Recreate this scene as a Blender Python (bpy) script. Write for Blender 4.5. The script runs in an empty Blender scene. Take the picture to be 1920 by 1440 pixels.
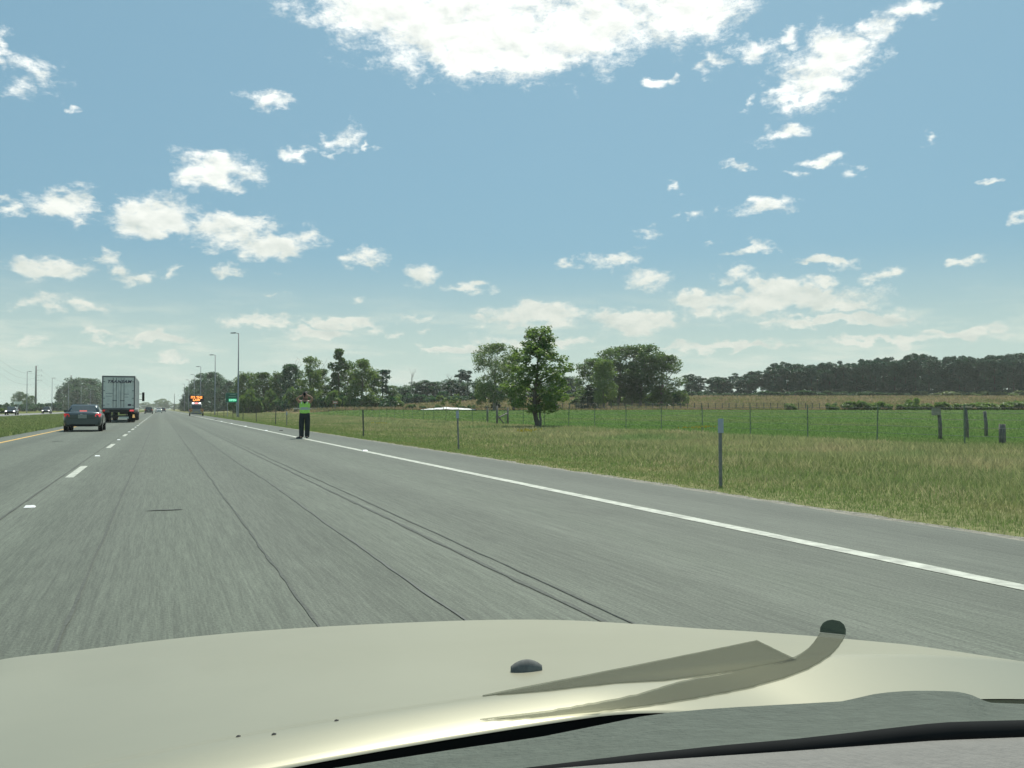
import bpy, bmesh, math, random
import numpy as np
from mathutils import Vector, Matrix

R = math.radians
SC = bpy.context.scene
COL = SC.collection

# ------------------------------------------------------------------ camera
F, CX, HY, CH = 1660.0, 960.0, 766.5, 1.17       # focal length and horizon of the photograph (1920 px wide), camera height
TH = math.atan(660.0 / F)                         # camera turned right of the road's direction (+Y)
ST, CT = math.sin(TH), math.cos(TH)
cam_d = bpy.data.cameras.new('camera'); cam = bpy.data.objects.new('camera', cam_d); COL.objects.link(cam)
cam_d.sensor_width = 36.0; cam_d.lens = 36.0 * F / 1920.0
cam_d.clip_start = 0.02; cam_d.clip_end = 20000
cam.location = (0, 0, CH)
PITCH = math.atan((HY - 720.0) / F)
cam.rotation_euler = (R(90) + PITCH, 0, -TH)
SC.camera = cam

# ------------------------------------------------------------------ light
SUN_EL, SUN_AZ = R(60), R(36)                     # azimuth clockwise from +Y
SKY_STRENGTH = 0.085
CLOUD_V = 1.0
sun_d = bpy.data.lights.new('sun', 'SUN'); sun = bpy.data.objects.new('sun', sun_d); COL.objects.link(sun)
sun_d.energy = 4.8; sun_d.angle = R(0.55); sun_d.color = (1.0, 0.955, 0.86)
sd = Vector((math.sin(SUN_AZ) * math.cos(SUN_EL), math.cos(SUN_AZ) * math.cos(SUN_EL), math.sin(SUN_EL)))
sun.rotation_euler = sd.to_track_quat('Z', 'Y').to_euler()
SC.view_settings.view_transform = 'Standard'
try: SC.view_settings.look = 'None'
except Exception: pass
SC.view_settings.gamma = 1.0; SC.view_settings.exposure = 0.0
SC.view_settings.use_curve_mapping = False
SC.render.engine = 'CYCLES'
SC.cycles.use_denoising = True
SC.cycles.max_bounces = 5; SC.cycles.diffuse_bounces = 2; SC.cycles.glossy_bounces = 2
SC.cycles.transparent_max_bounces = 8; SC.cycles.volume_bounces = 1; SC.cycles.transmission_bounces = 3
SC.cycles.sample_clamp_indirect = 4.0

# ------------------------------------------------------------------ node helpers
def node(t, kind, **kw):
    n = t.nodes.new(kind)
    ins = kw.pop('ins', {})
    for k, v in kw.items(): setattr(n, k, v)
    for k, v in ins.items():
        s = n.inputs[k]
        if hasattr(v, 'is_output') or isinstance(v, bpy.types.NodeSocket): t.links.new(v, s)
        else: s.default_value = v
    return n
def math_(t, op, a, b=0.0, c=0.0, clamp=False):
    n = node(t, 'ShaderNodeMath', operation=op, use_clamp=clamp)
    for i, v in enumerate((a, b, c)):
        if isinstance(v, bpy.types.NodeSocket): t.links.new(v, n.inputs[i])
        else: n.inputs[i].default_value = v
    return n.outputs[0]
def vmath(t, op, a, b=None, c=None):
    n = node(t, 'ShaderNodeVectorMath', operation=op)
    for i, v in enumerate((a, b, c)):
        if v is None: continue
        if isinstance(v, bpy.types.NodeSocket): t.links.new(v, n.inputs[i])
        else: n.inputs[i].default_value = v
    return n
def mixc(t, f, a, b, blend='MIX'):
    n = node(t, 'ShaderNodeMix', data_type='RGBA', blend_type=blend)
    for s, v in ((n.inputs[0], f), (n.inputs[6], a), (n.inputs[7], b)):
        if isinstance(v, bpy.types.NodeSocket): t.links.new(v, s)
        elif not hasattr(v, '__len__'): s.default_value = v
        else: s.default_value = (v[0], v[1], v[2], 1)
    return n.outputs[2]
def smooth(t, x, a, b):
    n = node(t, 'ShaderNodeMapRange', interpolation_type='SMOOTHSTEP')
    t.links.new(x, n.inputs[0]); n.inputs[1].default_value = a; n.inputs[2].default_value = b
    return n.outputs[0]
def noise(t, vec, scale, detail=4.0, rough=0.55, dist=0.0):
    n = node(t, 'ShaderNodeTexNoise')
    t.links.new(vec, n.inputs['Vector']); n.inputs['Scale'].default_value = scale
    n.inputs['Detail'].default_value = detail; n.inputs['Roughness'].default_value = rough
    n.inputs['Distortion'].default_value = dist
    return n.outputs[0]

# ------------------------------------------------------------------ sky with cumulus
W = bpy.data.worlds.new('World'); SC.world = W; W.use_nodes = True
t = W.node_tree; t.nodes.clear()
W.cycles.sampling_method = 'MANUAL'; W.cycles.sample_map_resolution = 256
def pix_dir(x, y):
    f = Vector((ST * math.cos(PITCH), CT * math.cos(PITCH), math.sin(PITCH)))
    r = Vector((CT, -ST, 0)); u = r.cross(f)
    return (f + r * ((x - CX) / F) + u * ((720 - y) / F)).normalized()
def azel(x, y):
    d = pix_dir(x, y); return math.atan2(d.x, d.y), math.asin(d.z)
CLOUDS = [(680,20,110,55),(850,50,190,85),(960,85,170,66),(1110,50,200,66),(1290,15,125,58),(900,-50,350,120),(1200,-50,250,95),(870,112,90,36),
(1520,160,75,45),(1570,110,70,50),(1640,55,50,40),(1710,20,60,22),(1480,195,45,20),(1330,122,50,22),(1420,100,60,28),(1470,70,40,20),(1240,152,45,12),(1405,188,16,18),
(1477,255,50,18),(1540,300,45,13),(1605,318,25,18),(1390,316,35,10),(1495,335,25,10),(1440,385,62,14),(1297,403,28,14),(1355,395,16,8),(1222,434,30,14),(1262,358,15,10),(1745,257,22,14),(1850,340,22,8),
(1155,485,58,17),(1065,495,28,9),(1217,522,50,24),(1395,467,60,12),(1375,512,48,18),(1550,490,65,11),(1660,512,48,14),(1800,487,40,10),(1550,528,38,10),(1915,412,18,12),
(1440,563,190,22),(1440,545,80,20),(1320,565,70,15),(1560,570,90,16),(1570,600,180,12),(1000,590,95,20),(950,602,80,13),(1190,605,95,20),
(875,537,55,12),(793,513,36,20),(685,482,42,16),(677,563,22,13),(510,555,28,7),(500,602,75,14),(425,510,35,14),(325,512,20,13),(205,495,22,24),(250,523,42,16),(90,503,75,22),(70,568,62,17),(170,577,45,12),
(20,390,35,16),(125,385,65,28),(155,415,25,16),(290,410,85,38),(250,385,40,20),(430,435,80,32),(500,462,80,24),(580,440,45,22),(480,410,30,14),
(407,322,68,40),(405,297,40,20),(637,262,55,24),(625,292,22,20),(545,280,34,16),(697,275,12,10),(505,185,50,18),(75,140,60,35),(60,165,60,25),(0,95,22,60),(135,190,15,10),
(60,630,30,12),(180,620,35,10),(185,637,30,9),(300,635,85,14),(600,625,70,12),(780,595,45,14),(640,605,70,10),(745,620,25,8),(805,620,30,8),(320,670,50,10),(1030,640,120,12),(1350,650,160,10),(1800,625,90,12),(860,655,80,9),(1650,640,120,9)]
co = node(t, 'ShaderNodeTexCoord').outputs['Generated']
sep = node(t, 'ShaderNodeSeparateXYZ', ins={0: co})
az = math_(t, 'ARCTAN2', sep.outputs[0], sep.outputs[1])
el = math_(t, 'ARCSINE', sep.outputs[2])
ae = node(t, 'ShaderNodeCombineXYZ', ins={0: az, 1: el}).outputs[0]
wv = node(t, 'ShaderNodeCombineXYZ', ins={0: az, 1: math_(t, 'MULTIPLY', el, 1.7)}).outputs[0]
n1 = noise(t, wv, 20.0, 8.0, 0.60, 0.2)
wv2 = vmath(t, 'ADD', wv, (0.003, 0.014, 0)).outputs[0]
n2 = noise(t, wv2, 20.0, 5.0, 0.58, 0.2)
n3 = noise(t, wv, 75.0, 7.0, 0.68, 0.5)
nv_ = node(t, 'ShaderNodeTexNoise'); t.links.new(wv, nv_.inputs['Vector']); nv_.inputs['Scale'].default_value = 34.0; nv_.inputs['Detail'].default_value = 3.0
warp = vmath(t, 'MULTIPLY_ADD', vmath(t, 'SUBTRACT', nv_.outputs['Color'], (0.5, 0.5, 0.5)).outputs[0], (0.065, 0.038, 0), ae).outputs[0]
cum = None
for (x, y, rx, ry) in CLOUDS:
    a0, e0 = azel(x, y); ra = abs(azel(x + rx, y)[0] - a0) * 1.18; re = abs(azel(x, y + ry)[1] - e0) * 1.25
    v = vmath(t, 'MULTIPLY_ADD', warp, (1 / ra, 1 / re, 0), (-a0 / ra, -e0 / re, 0)).outputs[0]
    d = vmath(t, 'DOT_PRODUCT', v, v).outputs['Value']
    off = 0.5 if (x < 150 and y < 200) else 0.42 if rx < 32 else 0.26 if rx < 64 else 0.0      # the small ones are thin wisps
    if off: d = math_(t, 'ADD', d, off)
    cum = d if cum is None else math_(t, 'MINIMUM', cum, d)
f_in = math_(t, 'SUBTRACT', 1.0, math_(t, 'MINIMUM', cum, 2.0))
# the sky outside the frame goes on with the same scattered cumulus
a_l, a_r = azel(-60, 400)[0], azel(1990, 400)[0]; e_t = azel(960, -150)[1]
inside = math_(t, 'MULTIPLY', math_(t, 'MULTIPLY', math_(t, 'GREATER_THAN', az, a_l), math_(t, 'LESS_THAN', az, a_r)), math_(t, 'LESS_THAN', el, e_t))
wide = noise(t, vmath(t, 'MULTIPLY', co, (1, 1, 1.6)).outputs[0], 7.0, 3.0, 0.5)
f_out = math_(t, 'MULTIPLY_ADD', wide, 9.0, -5.4)
f_out = math_(t, 'MAXIMUM', f_out, -1.2)
fm = node(t, 'ShaderNodeMix', data_type='FLOAT', ins={0: inside, 2: f_out, 3: f_in}).outputs[0]
# thin low decks near the horizon
lowv = node(t, 'ShaderNodeCombineXYZ', ins={0: math_(t, 'MULTIPLY', az, 1.0), 1: math_(t, 'MULTIPLY', el, 5.0)}).outputs[0]
low = noise(t, lowv, 9.0, 7.0, 0.6)
low_w = math_(t, 'MULTIPLY', smooth(t, el, 0.006, 0.03), smooth(t, el, 0.145, 0.06))
low_a = math_(t, 'MULTIPLY', smooth(t, low, 0.44, 0.68), math_(t, 'MULTIPLY', low_w, 0.75))
fm = math_(t, 'ADD', math_(t, 'MULTIPLY', fm, 1.15), math_(t, 'MULTIPLY', smooth(t, fm, 0.25, 0.95), 0.9))
dens = math_(t, 'MULTIPLY_ADD', math_(t, 'SUBTRACT', n1, 0.5), 4.0, fm)
dens = math_(t, 'MULTIPLY_ADD', math_(t, 'SUBTRACT', n3, 0.5), 2.3, dens)
n4 = noise(t, wv, 210.0, 4.0, 0.65, 0.3)
dens = math_(t, 'MULTIPLY_ADD', math_(t, 'SUBTRACT', n4, 0.5), 1.2, dens)
alpha = smooth(t, dens, -0.15, 1.9)
alpha = math_(t, 'MULTIPLY', math_(t, 'MULTIPLY', alpha, smooth(t, el, 0.0, 0.05)), 0.97)
relief = math_(t, 'MULTIPLY_ADD', math_(t, 'SUBTRACT', n1, n2), 3.0, 0.66, True)
core = smooth(t, dens, 0.9, 2.4)
shade = math_(t, 'MULTIPLY', relief, math_(t, 'MULTIPLY_ADD', core, -0.25, 1.0))
hi = smooth(t, el, 0.06, 0.32)
white = mixc(t, hi, (0.78, 0.82, 0.74), (1.18, 1.2, 1.14))
grey = mixc(t, hi, (0.58, 0.66, 0.61), (0.80, 0.85, 0.80))
ccol = mixc(t, math_(t, 'MULTIPLY', shade, 1.25, 0, True), grey, white)
sky = node(t, 'ShaderNodeTexSky', sky_type='NISHITA')
sky.sun_disc = False; sky.sun_elevation = SUN_EL; sky.sun_rotation = SUN_AZ
sky.air_density = 1.0; sky.dust_density = 2.2; sky.ozone_density = 1.0; sky.altitude = 20
skyc = vmath(t, 'SCALE', mixc(t, 1.0, sky.outputs[0], (0.76, 1.03, 1.02), 'MULTIPLY'))
skyc.inputs['Scale'].default_value = SKY_STRENGTH
c0 = mixc(t, 0.62, skyc.outputs[0], (0.265, 0.48, 0.615))          # thin even veil of high cloud
c0 = mixc(t, math_(t, 'MULTIPLY', smooth(t, el, 0.185, 0.03), 0.9), c0, (0.575, 0.715, 0.64))
c1 = mixc(t, low_a, c0, (0.70, 0.78, 0.70))
c2 = mixc(t, alpha, c1, ccol)
bg = node(t, 'ShaderNodeBackground', ins={0: c2, 1: 1.0})
t.links.new(bg.outputs[0], node(t, 'ShaderNodeOutputWorld').inputs[0])

# ------------------------------------------------------------------ materials
def mat(name, col, rough=0.6, metal=0.0, var=0.0, scale=8.0, bump=0.0, spec=0.5, col2=None, emit=None, es=0.0, coat=0.0, stretch=(1, 1, 1)):
    m = bpy.data.materials.new(name); m.use_nodes = True; tr = m.node_tree
    b = tr.nodes['Principled BSDF']
    b.inputs['Roughness'].default_value = rough; b.inputs['Metallic'].default_value = metal
    b.inputs['Specular IOR Level'].default_value = spec; b.inputs['Coat Weight'].default_value = coat
    b.inputs['Coat Roughness'].default_value = 0.08
    tc = node(tr, 'ShaderNodeTexCoord').outputs['Object']
    tc = vmath(tr, 'MULTIPLY', tc, stretch).outputs[0]
    nz = noise(tr, tc, scale, 5.0, 0.6)
    c2 = col2 if col2 else tuple(c * (1 - var) for c in col)
    hi_ = tuple(min(1, c * (1 + var * 0.6)) for c in col)
    tr.links.new(mixc(tr, smooth(tr, nz, 0.3, 0.7), c2, hi_), b.inputs['Base Color'])
    if bump:
        bn = node(tr, 'ShaderNodeBump', ins={'Height': noise(tr, tc, scale * 3, 4.0), 'Strength': bump, 'Distance': 0.02})
        tr.links.new(bn.outputs[0], b.inputs['Normal'])
    if emit:
        b.inputs['Emission Color'].default_value = (*emit, 1); b.inputs['Emission Strength'].default_value = es
    return m

def leaf_mat(name, dark, light, trans=0.35, rnd=0.5):
    m = bpy.data.materials.new(name); m.use_nodes = True; tr = m.node_tree; tr.nodes.clear()
    oi = node(tr, 'ShaderNodeObjectInfo')
    at = node(tr, 'ShaderNodeAttribute', attribute_name='rnd').outputs['Fac']
    f = math_(tr, 'ADD', math_(tr, 'MULTIPLY', at, 1 - rnd), math_(tr, 'MULTIPLY', oi.outputs['Random'], rnd), clamp=True)
    c = mixc(tr, f, dark, light)
    d = node(tr, 'ShaderNodeBsdfDiffuse', ins={0: c})
    tl = node(tr, 'ShaderNodeBsdfTranslucent', ins={0: mixc(tr, 1.0, c, (1.15, 1.2, 0.6), 'MULTIPLY')})
    g = node(tr, 'ShaderNodeBsdfGlossy', ins={0: (1, 1, 1, 1), 1: 0.45})
    mx = node(tr, 'ShaderNodeMixShader', ins={0: trans, 1: d.outputs[0], 2: tl.outputs[0]})
    mx2 = node(tr, 'ShaderNodeMixShader', ins={0: 0.035, 1: mx.outputs[0], 2: g.outputs[0]})
    tr.links.new(mx2.outputs[0], node(tr, 'ShaderNodeOutputMaterial').inputs[0])
    return m

def grass_mat(name, cols, blade=True):
    """cols: list of (scale, lo, hi, colour) layered over the first colour"""
    m = bpy.data.materials.new(name); m.use_nodes = True; tr = m.node_tree; tr.nodes.clear()
    pos = node(tr, 'ShaderNodeNewGeometry').outputs['Position']
    c = None
    for k, (sc, lo, hi_, cc) in enumerate(cols):
        if c is None: c = mixc(tr, 0.0, cc, cc); continue
        p = vmath(tr, 'ADD', pos, (13.7 * k, 5.1 * k, 0)).outputs[0]
        c = mixc(tr, smooth(tr, noise(tr, p, sc, 4.0, 0.6), lo, hi_), c, cc)
    if blade:
        at = node(tr, 'ShaderNodeAttribute', attribute_name='rnd').outputs['Fac']
        c = mixc(tr, 1.0, c, mixc(tr, at, (0.80, 0.82, 0.8), (1.22, 1.2, 1.15)), 'MULTIPLY')
    else:
        fine = noise(tr, pos, 5.0, 6.0, 0.7)
        c = mixc(tr, 1.0, c, mixc(tr, smooth(tr, fine, 0.3, 0.7), (0.7, 0.7, 0.7), (1.25, 1.22, 1.15)), 'MULTIPLY')
    d = node(tr, 'ShaderNodeBsdfDiffuse', ins={0: c}); sh = d.outputs[0]
    if blade:
        tl = node(tr, 'ShaderNodeBsdfTranslucent', ins={0: c})
        sh = node(tr, 'ShaderNodeMixShader', ins={0: 0.5, 1: sh, 2: tl.outputs[0]}).outputs[0]
    else:
        bn = node(tr, 'ShaderNodeBump', ins={'Height': noise(tr, pos, 9.0, 5.0, 0.7), 'Strength': 0.6, 'Distance': 0.05})
        tr.links.new(bn.outputs[0], d.inputs['Normal'])
    tr.links.new(sh, node(tr, 'ShaderNodeOutputMaterial').inputs[0])
    return m

def asphalt(name, base, tint2, streak=1.0):
    m = bpy.data.materials.new(name); m.use_nodes = True; tr = m.node_tree
    b = tr.nodes['Principled BSDF']; b.inputs['Roughness'].default_value = 0.72; b.inputs['Specular IOR Level'].default_value = 0.38
    pos = node(tr, 'ShaderNodeNewGeometry').outputs['Position']
    agg = noise(tr, pos, 55.0, 3.0, 0.75)
    st = noise(tr, vmath(tr, 'MULTIPLY', pos, (26, 0.7, 1)).outputs[0], 1.0, 5.0, 0.68)
    st2 = noise(tr, vmath(tr, 'MULTIPLY', pos, (70, 3.0, 1)).outputs[0], 1.0, 3.0, 0.7)
    lane = noise(tr, vmath(tr, 'MULTIPLY', pos, (1.6, 0.012, 1)).outputs[0], 1.0, 3.0, 0.5)
    big = noise(tr, pos, 0.35, 5.0, 0.6)
    c = mixc(tr, smooth(tr, lane, 0.3, 0.7), base, tint2)
    c = mixc(tr, math_(tr, 'MULTIPLY', smooth(tr, big, 0.35, 0.75), 0.35), c, tuple(v * 0.78 for v in base))
    sx = node(tr, 'ShaderNodeSeparateXYZ', ins={0: pos}).outputs[0]                       # tyre-polished paths and the oily strip between them
    wv_p = math_(tr, 'SINE', math_(tr, 'MULTIPLY_ADD', sx, 3.43, 0.6))
    c = mixc(tr, 1.0, c, mixc(tr, smooth(tr, math_(tr, 'MULTIPLY_ADD', lane, 1.2, wv_p), -0.6, 1.8), (0.88,) * 3, (1.06,) * 3), 'MULTIPLY')
    c = mixc(tr, 1.0, c, mixc(tr, smooth(tr, st, 0.28, 0.72), (0.80,) * 3, (1.20,) * 3), 'MULTIPLY')
    c = mixc(tr, 1.0, c, mixc(tr, smooth(tr, st2, 0.3, 0.7), (0.84,) * 3, (1.16,) * 3), 'MULTIPLY')
    c = mixc(tr, 1.0, c, mixc(tr, smooth(tr, agg, 0.3, 0.72), (0.72,) * 3, (1.3,) * 3), 'MULTIPLY')
    tr.links.new(c, b.inputs['Base Color'])
    bn = node(tr, 'ShaderNodeBump', ins={'Height': agg, 'Strength': 0.5, 'Distance': 0.008})
    tr.links.new(bn.outputs[0], b.inputs['Normal'])
    return m

M = {}
M['asphalt'] = asphalt('asphalt', (0.092, 0.108, 0.080), (0.110, 0.126, 0.096))
M['shoulder'] = asphalt('shoulder_asphalt', (0.088, 0.103, 0.078), (0.102, 0.116, 0.090))
M['concrete'] = asphalt('far_road', (0.20, 0.205, 0.185), (0.23, 0.23, 0.21))
M['tar'] = mat('tar', (0.070, 0.080, 0.064), 0.8, var=0.35, scale=30)
M['wear'] = mat('tar_faint', (0.084, 0.095, 0.080), 0.7, var=0.2, scale=30)
M['white_paint'] = mat('white_road_paint', (0.44, 0.46, 0.385), 0.65, var=0.35, scale=6)
M['yellow_paint'] = mat('yellow_road_paint', (0.62, 0.38, 0.09), 0.6, var=0.2, scale=6)
M['verge'] = grass_mat('verge_ground', [(1, 0, 1, (0.19, 0.20, 0.10)), (0.25, 0.45, 0.7, (0.24, 0.22, 0.12)), (0.12, 0.5, 0.7, (0.11, 0.155, 0.06))], False)
M['field'] = grass_mat('field_grass', [(1, 0, 1, (0.098, 0.160, 0.052)), (0.06, 0.4, 0.65, (0.125, 0.165, 0.062)), (0.5, 0.5, 0.75, (0.115, 0.172, 0.065))], False)
M['dry_ground'] = grass_mat('dry_ground', [(1, 0, 1, (0.19, 0.165, 0.09)), (0.08, 0.45, 0.6, (0.12, 0.13, 0.055)), (0.3, 0.5, 0.7, (0.22, 0.17, 0.11))], False)
M['median'] = grass_mat('median_ground', [(1, 0, 1, (0.13, 0.155, 0.05)), (0.2, 0.45, 0.7, (0.17, 0.17, 0.07))], False)
M['blade_verge'] = grass_mat('verge_blades', [(1, 0, 1, (0.285, 0.312, 0.148)), (0.30, 0.46, 0.66, (0.39, 0.36, 0.205)), (0.16, 0.52, 0.68, (0.20, 0.285, 0.115)), (0.35, 0.60, 0.80, (0.34, 0.255, 0.18))])
M['blade_low'] = grass_mat('low_blades', [(1, 0, 1, (0.175, 0.25, 0.085)), (0.5, 0.45, 0.7, (0.24, 0.265, 0.11))])
M['blade_field'] = grass_mat('field_blades', [(1, 0, 1, (0.165, 0.265, 0.085)), (0.06, 0.45, 0.65, (0.20, 0.265, 0.10))])
M['blade_dry'] = grass_mat('dry_blades', [(1, 0, 1, (0.30, 0.25, 0.14)), (0.1, 0.45, 0.6, (0.20, 0.21, 0.085)), (0.22, 0.52, 0.68, (0.30, 0.21, 0.14))])
M['blade_median'] = grass_mat('median_blades', [(1, 0, 1, (0.20, 0.255, 0.105)), (0.25, 0.45, 0.7, (0.25, 0.275, 0.125))])
M['flower'] = mat('yellow_flower', (0.55, 0.42, 0.05), 0.8)
M['leaf_syc'] = leaf_mat('sycamore_leaves', (0.088, 0.15, 0.056), (0.20, 0.285, 0.112), 0.52, 0.1)
M['leaf_broad'] = leaf_mat('broad_leaves', (0.055, 0.108, 0.036), (0.135, 0.215, 0.072), 0.46, 0.45)
M['leaf_light'] = leaf_mat('light_leaves', (0.10, 0.165, 0.048), (0.195, 0.28, 0.09), 0.45, 0.35)
M['leaf_pale'] = leaf_mat('pale_leaves', (0.095, 0.145, 0.06), (0.19, 0.26, 0.11), 0.48, 0.2)
M['leaf_dark'] = leaf_mat('dark_leaves', (0.027, 0.080, 0.038), (0.060, 0.148, 0.064), 0.4, 0.4)
M['leaf_pine'] = leaf_mat('pine_needles', (0.015, 0.058, 0.037), (0.035, 0.112, 0.066), 0.28, 0.4)
M['leaf_cedar'] = leaf_mat('cedar_needles', (0.022, 0.048, 0.028), (0.05, 0.088, 0.045), 0.25, 0.3)
M['bark'] = mat('bark', (0.16, 0.135, 0.105), 0.9, var=0.4, scale=5, bump=0.4, stretch=(4, 4, 0.6))
M['bark_pale'] = mat('pale_bark', (0.26, 0.235, 0.19), 0.9, var=0.4, scale=4, bump=0.3, stretch=(4, 4, 0.6))
M['bark_dark'] = mat('dark_bark', (0.055, 0.055, 0.042), 0.9, var=0.4, scale=5)
M['dead'] = mat('dead_wood', (0.24, 0.22, 0.2), 0.9, var=0.3)
M['galv'] = mat('galvanised_steel', (0.33, 0.35, 0.35), 0.5, 0.35, var=0.15)
M['pole'] = mat('pole_aluminium', (0.26, 0.275, 0.275), 0.5, 0.35, var=0.12)
M['pole_dark'] = mat('concrete_pole', (0.20, 0.195, 0.185), 0.85, var=0.2)
M['wire'] = mat('wire', (0.10, 0.105, 0.11), 0.6, 0.3)
M['post'] = mat('steel_post', (0.11, 0.12, 0.095), 0.7, 0.2, var=0.3, scale=12)
M['post_green'] = mat('green_steel_post', (0.17, 0.215, 0.135), 0.75, 0.0, var=0.3, scale=12)
M['post_grey'] = mat('grey_post', (0.19, 0.20, 0.19), 0.6, 0.3, var=0.2, scale=12)
M['wood'] = mat('weathered_wood', (0.18, 0.17, 0.145), 0.9, var=0.4, scale=6, bump=0.4, stretch=(5, 5, 0.8))
M['plate_grey'] = mat('pale_blue_plate', (0.34, 0.39, 0.45), 0.5, 0.2)
M['sign_green'] = mat('sign_green', (0.012, 0.115, 0.072), 0.45)
M['sign_lit'] = mat('lit_green_panel', (0.01, 0.28, 0.12), 0.4, emit=(0.0, 0.42, 0.17), es=0.55)
M['sign_text'] = mat('lit_letters', (0.5, 0.9, 0.7), 0.4, emit=(0.35, 1.0, 0.7), es=0.9)
M['sign_white'] = mat('sign_white', (0.30, 0.52, 0.42), 0.5)
M['red_sign'] = mat('faded_red_sign', (0.52, 0.24, 0.17), 0.6, var=0.2)
M['white_sheet'] = mat('white_sheet', (0.78, 0.80, 0.78), 0.55, var=0.08)
M['black'] = mat('black_rubber', (0.012, 0.013, 0.013), 0.9, var=0.2, spec=0.12)
M['tyre'] = mat('tyre_rubber', (0.022, 0.023, 0.023), 0.85, var=0.2)
M['rim'] = mat('alloy_rim', (0.45, 0.46, 0.47), 0.35, 0.8)
M['glass'] = mat('dark_glass', (0.030, 0.038, 0.036), 0.06, 0.0, spec=0.8)
M['sedan'] = mat('sedan_paint', (0.060, 0.082, 0.086), 0.30, 0.45, var=0.08, scale=2, coat=0.7)
M['dark_car'] = mat('dark_car_paint', (0.040, 0.045, 0.05), 0.3, 0.3, coat=0.6)
M['white_car'] = mat('white_car_paint', (0.75, 0.74, 0.70), 0.3, 0.0, coat=0.6)
M['patrol'] = mat('patrol_grey_paint', (0.26, 0.255, 0.24), 0.4, 0.2, coat=0.3)
M['tail'] = mat('tail_lamp', (0.45, 0.015, 0.02), 0.2, emit=(1.0, 0.04, 0.04), es=0.25)
M['tail_on'] = mat('tail_lamp_lit', (0.6, 0.05, 0.05), 0.2, emit=(1.0, 0.12, 0.14), es=0.55)
M['brake_on'] = mat('brake_lamp_lit', (0.7, 0.1, 0.1), 0.2, emit=(1.0, 0.24, 0.2), es=0.65)
M['head_on'] = mat('head_lamp_lit', (0.9, 0.9, 0.9), 0.2, emit=(1.0, 0.98, 0.9), es=2.6)
M['trailer_white'] = mat('trailer_white', (0.62, 0.635, 0.61), 0.45, var=0.06, scale=2)
M['trailer_door'] = mat('trailer_door', (0.70, 0.70, 0.64), 0.5, var=0.10, scale=3)
M['trailer_frame'] = mat('trailer_frame', (0.15, 0.155, 0.16), 0.5, 0.3)
M['trailer_dark'] = mat('underframe', (0.028, 0.028, 0.026), 0.8, var=0.3)
M['letter_dark'] = mat('dark_lettering', (0.055, 0.045, 0.075), 0.5)
M['amber_plate'] = mat('amber_reflector', (0.75, 0.55, 0.25), 0.35, emit=(1.0, 0.6, 0.2), es=0.35)
M['plate_white'] = mat('pale_plate', (0.66, 0.66, 0.56), 0.5)
M['licence'] = mat('licence_plate', (0.30, 0.32, 0.28), 0.5, var=0.3, scale=40)
M['board'] = mat('message_board_black', (0.012, 0.012, 0.014), 0.6)
M['amber_led'] = mat('amber_led', (0.8, 0.3, 0.05), 0.4, emit=(1.0, 0.33, 0.07), es=2.1)
M['lamp_white'] = mat('white_strobe', (0.9, 0.9, 0.9), 0.3, emit=(1, 1, 1), es=2.5)
M['lamp_red'] = mat('red_strobe', (0.8, 0.2, 0.2), 0.3, emit=(1.0, 0.32, 0.32), es=1.6)
M['chev_yellow'] = mat('chevron_yellow', (0.50, 0.40, 0.05), 0.45)
M['chev_red'] = mat('chevron_red', (0.35, 0.10, 0.06), 0.45)
M['lime'] = mat('lime_fabric', (0.42, 0.74, 0.15), 0.85, var=0.12, scale=14, emit=(0.2, 0.75, 0.04), es=0.03)
M['reflect'] = mat('reflective_tape', (0.42, 0.46, 0.44), 0.4, 0.2)
M['reflect_hi'] = mat('reflective_tape_bright', (0.85, 0.88, 0.7), 0.4)
M['skin'] = mat('skin', (0.42, 0.25, 0.18), 0.55, var=0.1)
M['trousers'] = mat('dark_trousers', (0.022, 0.030, 0.031), 0.85, var=0.25, scale=10)
M['shoe'] = mat('black_leather', (0.012, 0.012, 0.013), 0.3)
M['hair'] = mat('dark_hair', (0.02, 0.018, 0.016), 0.7)
M['hood'] = mat('beige_car_paint', (0.325, 0.318, 0.235), 0.44, 0.5, var=0.03, scale=3, coat=0.05)
M['cowl'] = mat('grey_plastic', (0.095, 0.112, 0.092), 0.85, var=0.12, scale=40, bump=0.5, spec=0.25)
M['dash'] = mat('dash_vinyl', (0.185, 0.182, 0.165), 0.8, var=0.06, scale=60, bump=0.3, spec=0.25)
M['nozzle'] = mat('nozzle_plastic', (0.15, 0.155, 0.145), 0.85, spec=0.15, var=0.25, scale=80)

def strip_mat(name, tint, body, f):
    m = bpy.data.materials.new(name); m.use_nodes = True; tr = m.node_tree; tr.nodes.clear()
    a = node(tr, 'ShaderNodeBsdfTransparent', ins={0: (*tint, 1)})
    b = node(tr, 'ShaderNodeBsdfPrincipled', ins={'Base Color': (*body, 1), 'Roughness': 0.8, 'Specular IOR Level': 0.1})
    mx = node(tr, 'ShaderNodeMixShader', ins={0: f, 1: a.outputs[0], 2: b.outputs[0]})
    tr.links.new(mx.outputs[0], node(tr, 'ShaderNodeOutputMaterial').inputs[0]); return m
M['pane_reflection'] = strip_mat('painted_reflection', (0.80, 0.81, 0.78), (0.17, 0.175, 0.14), 0.22)  # see-through tint standing in for a reflection in the windscreen
M['pane_reflection_dark'] = strip_mat('dark_painted_reflection', (0.55, 0.62, 0.58), (0.06, 0.08, 0.07), 0.45)  # deeper tint for the reflection's hooked end

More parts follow.
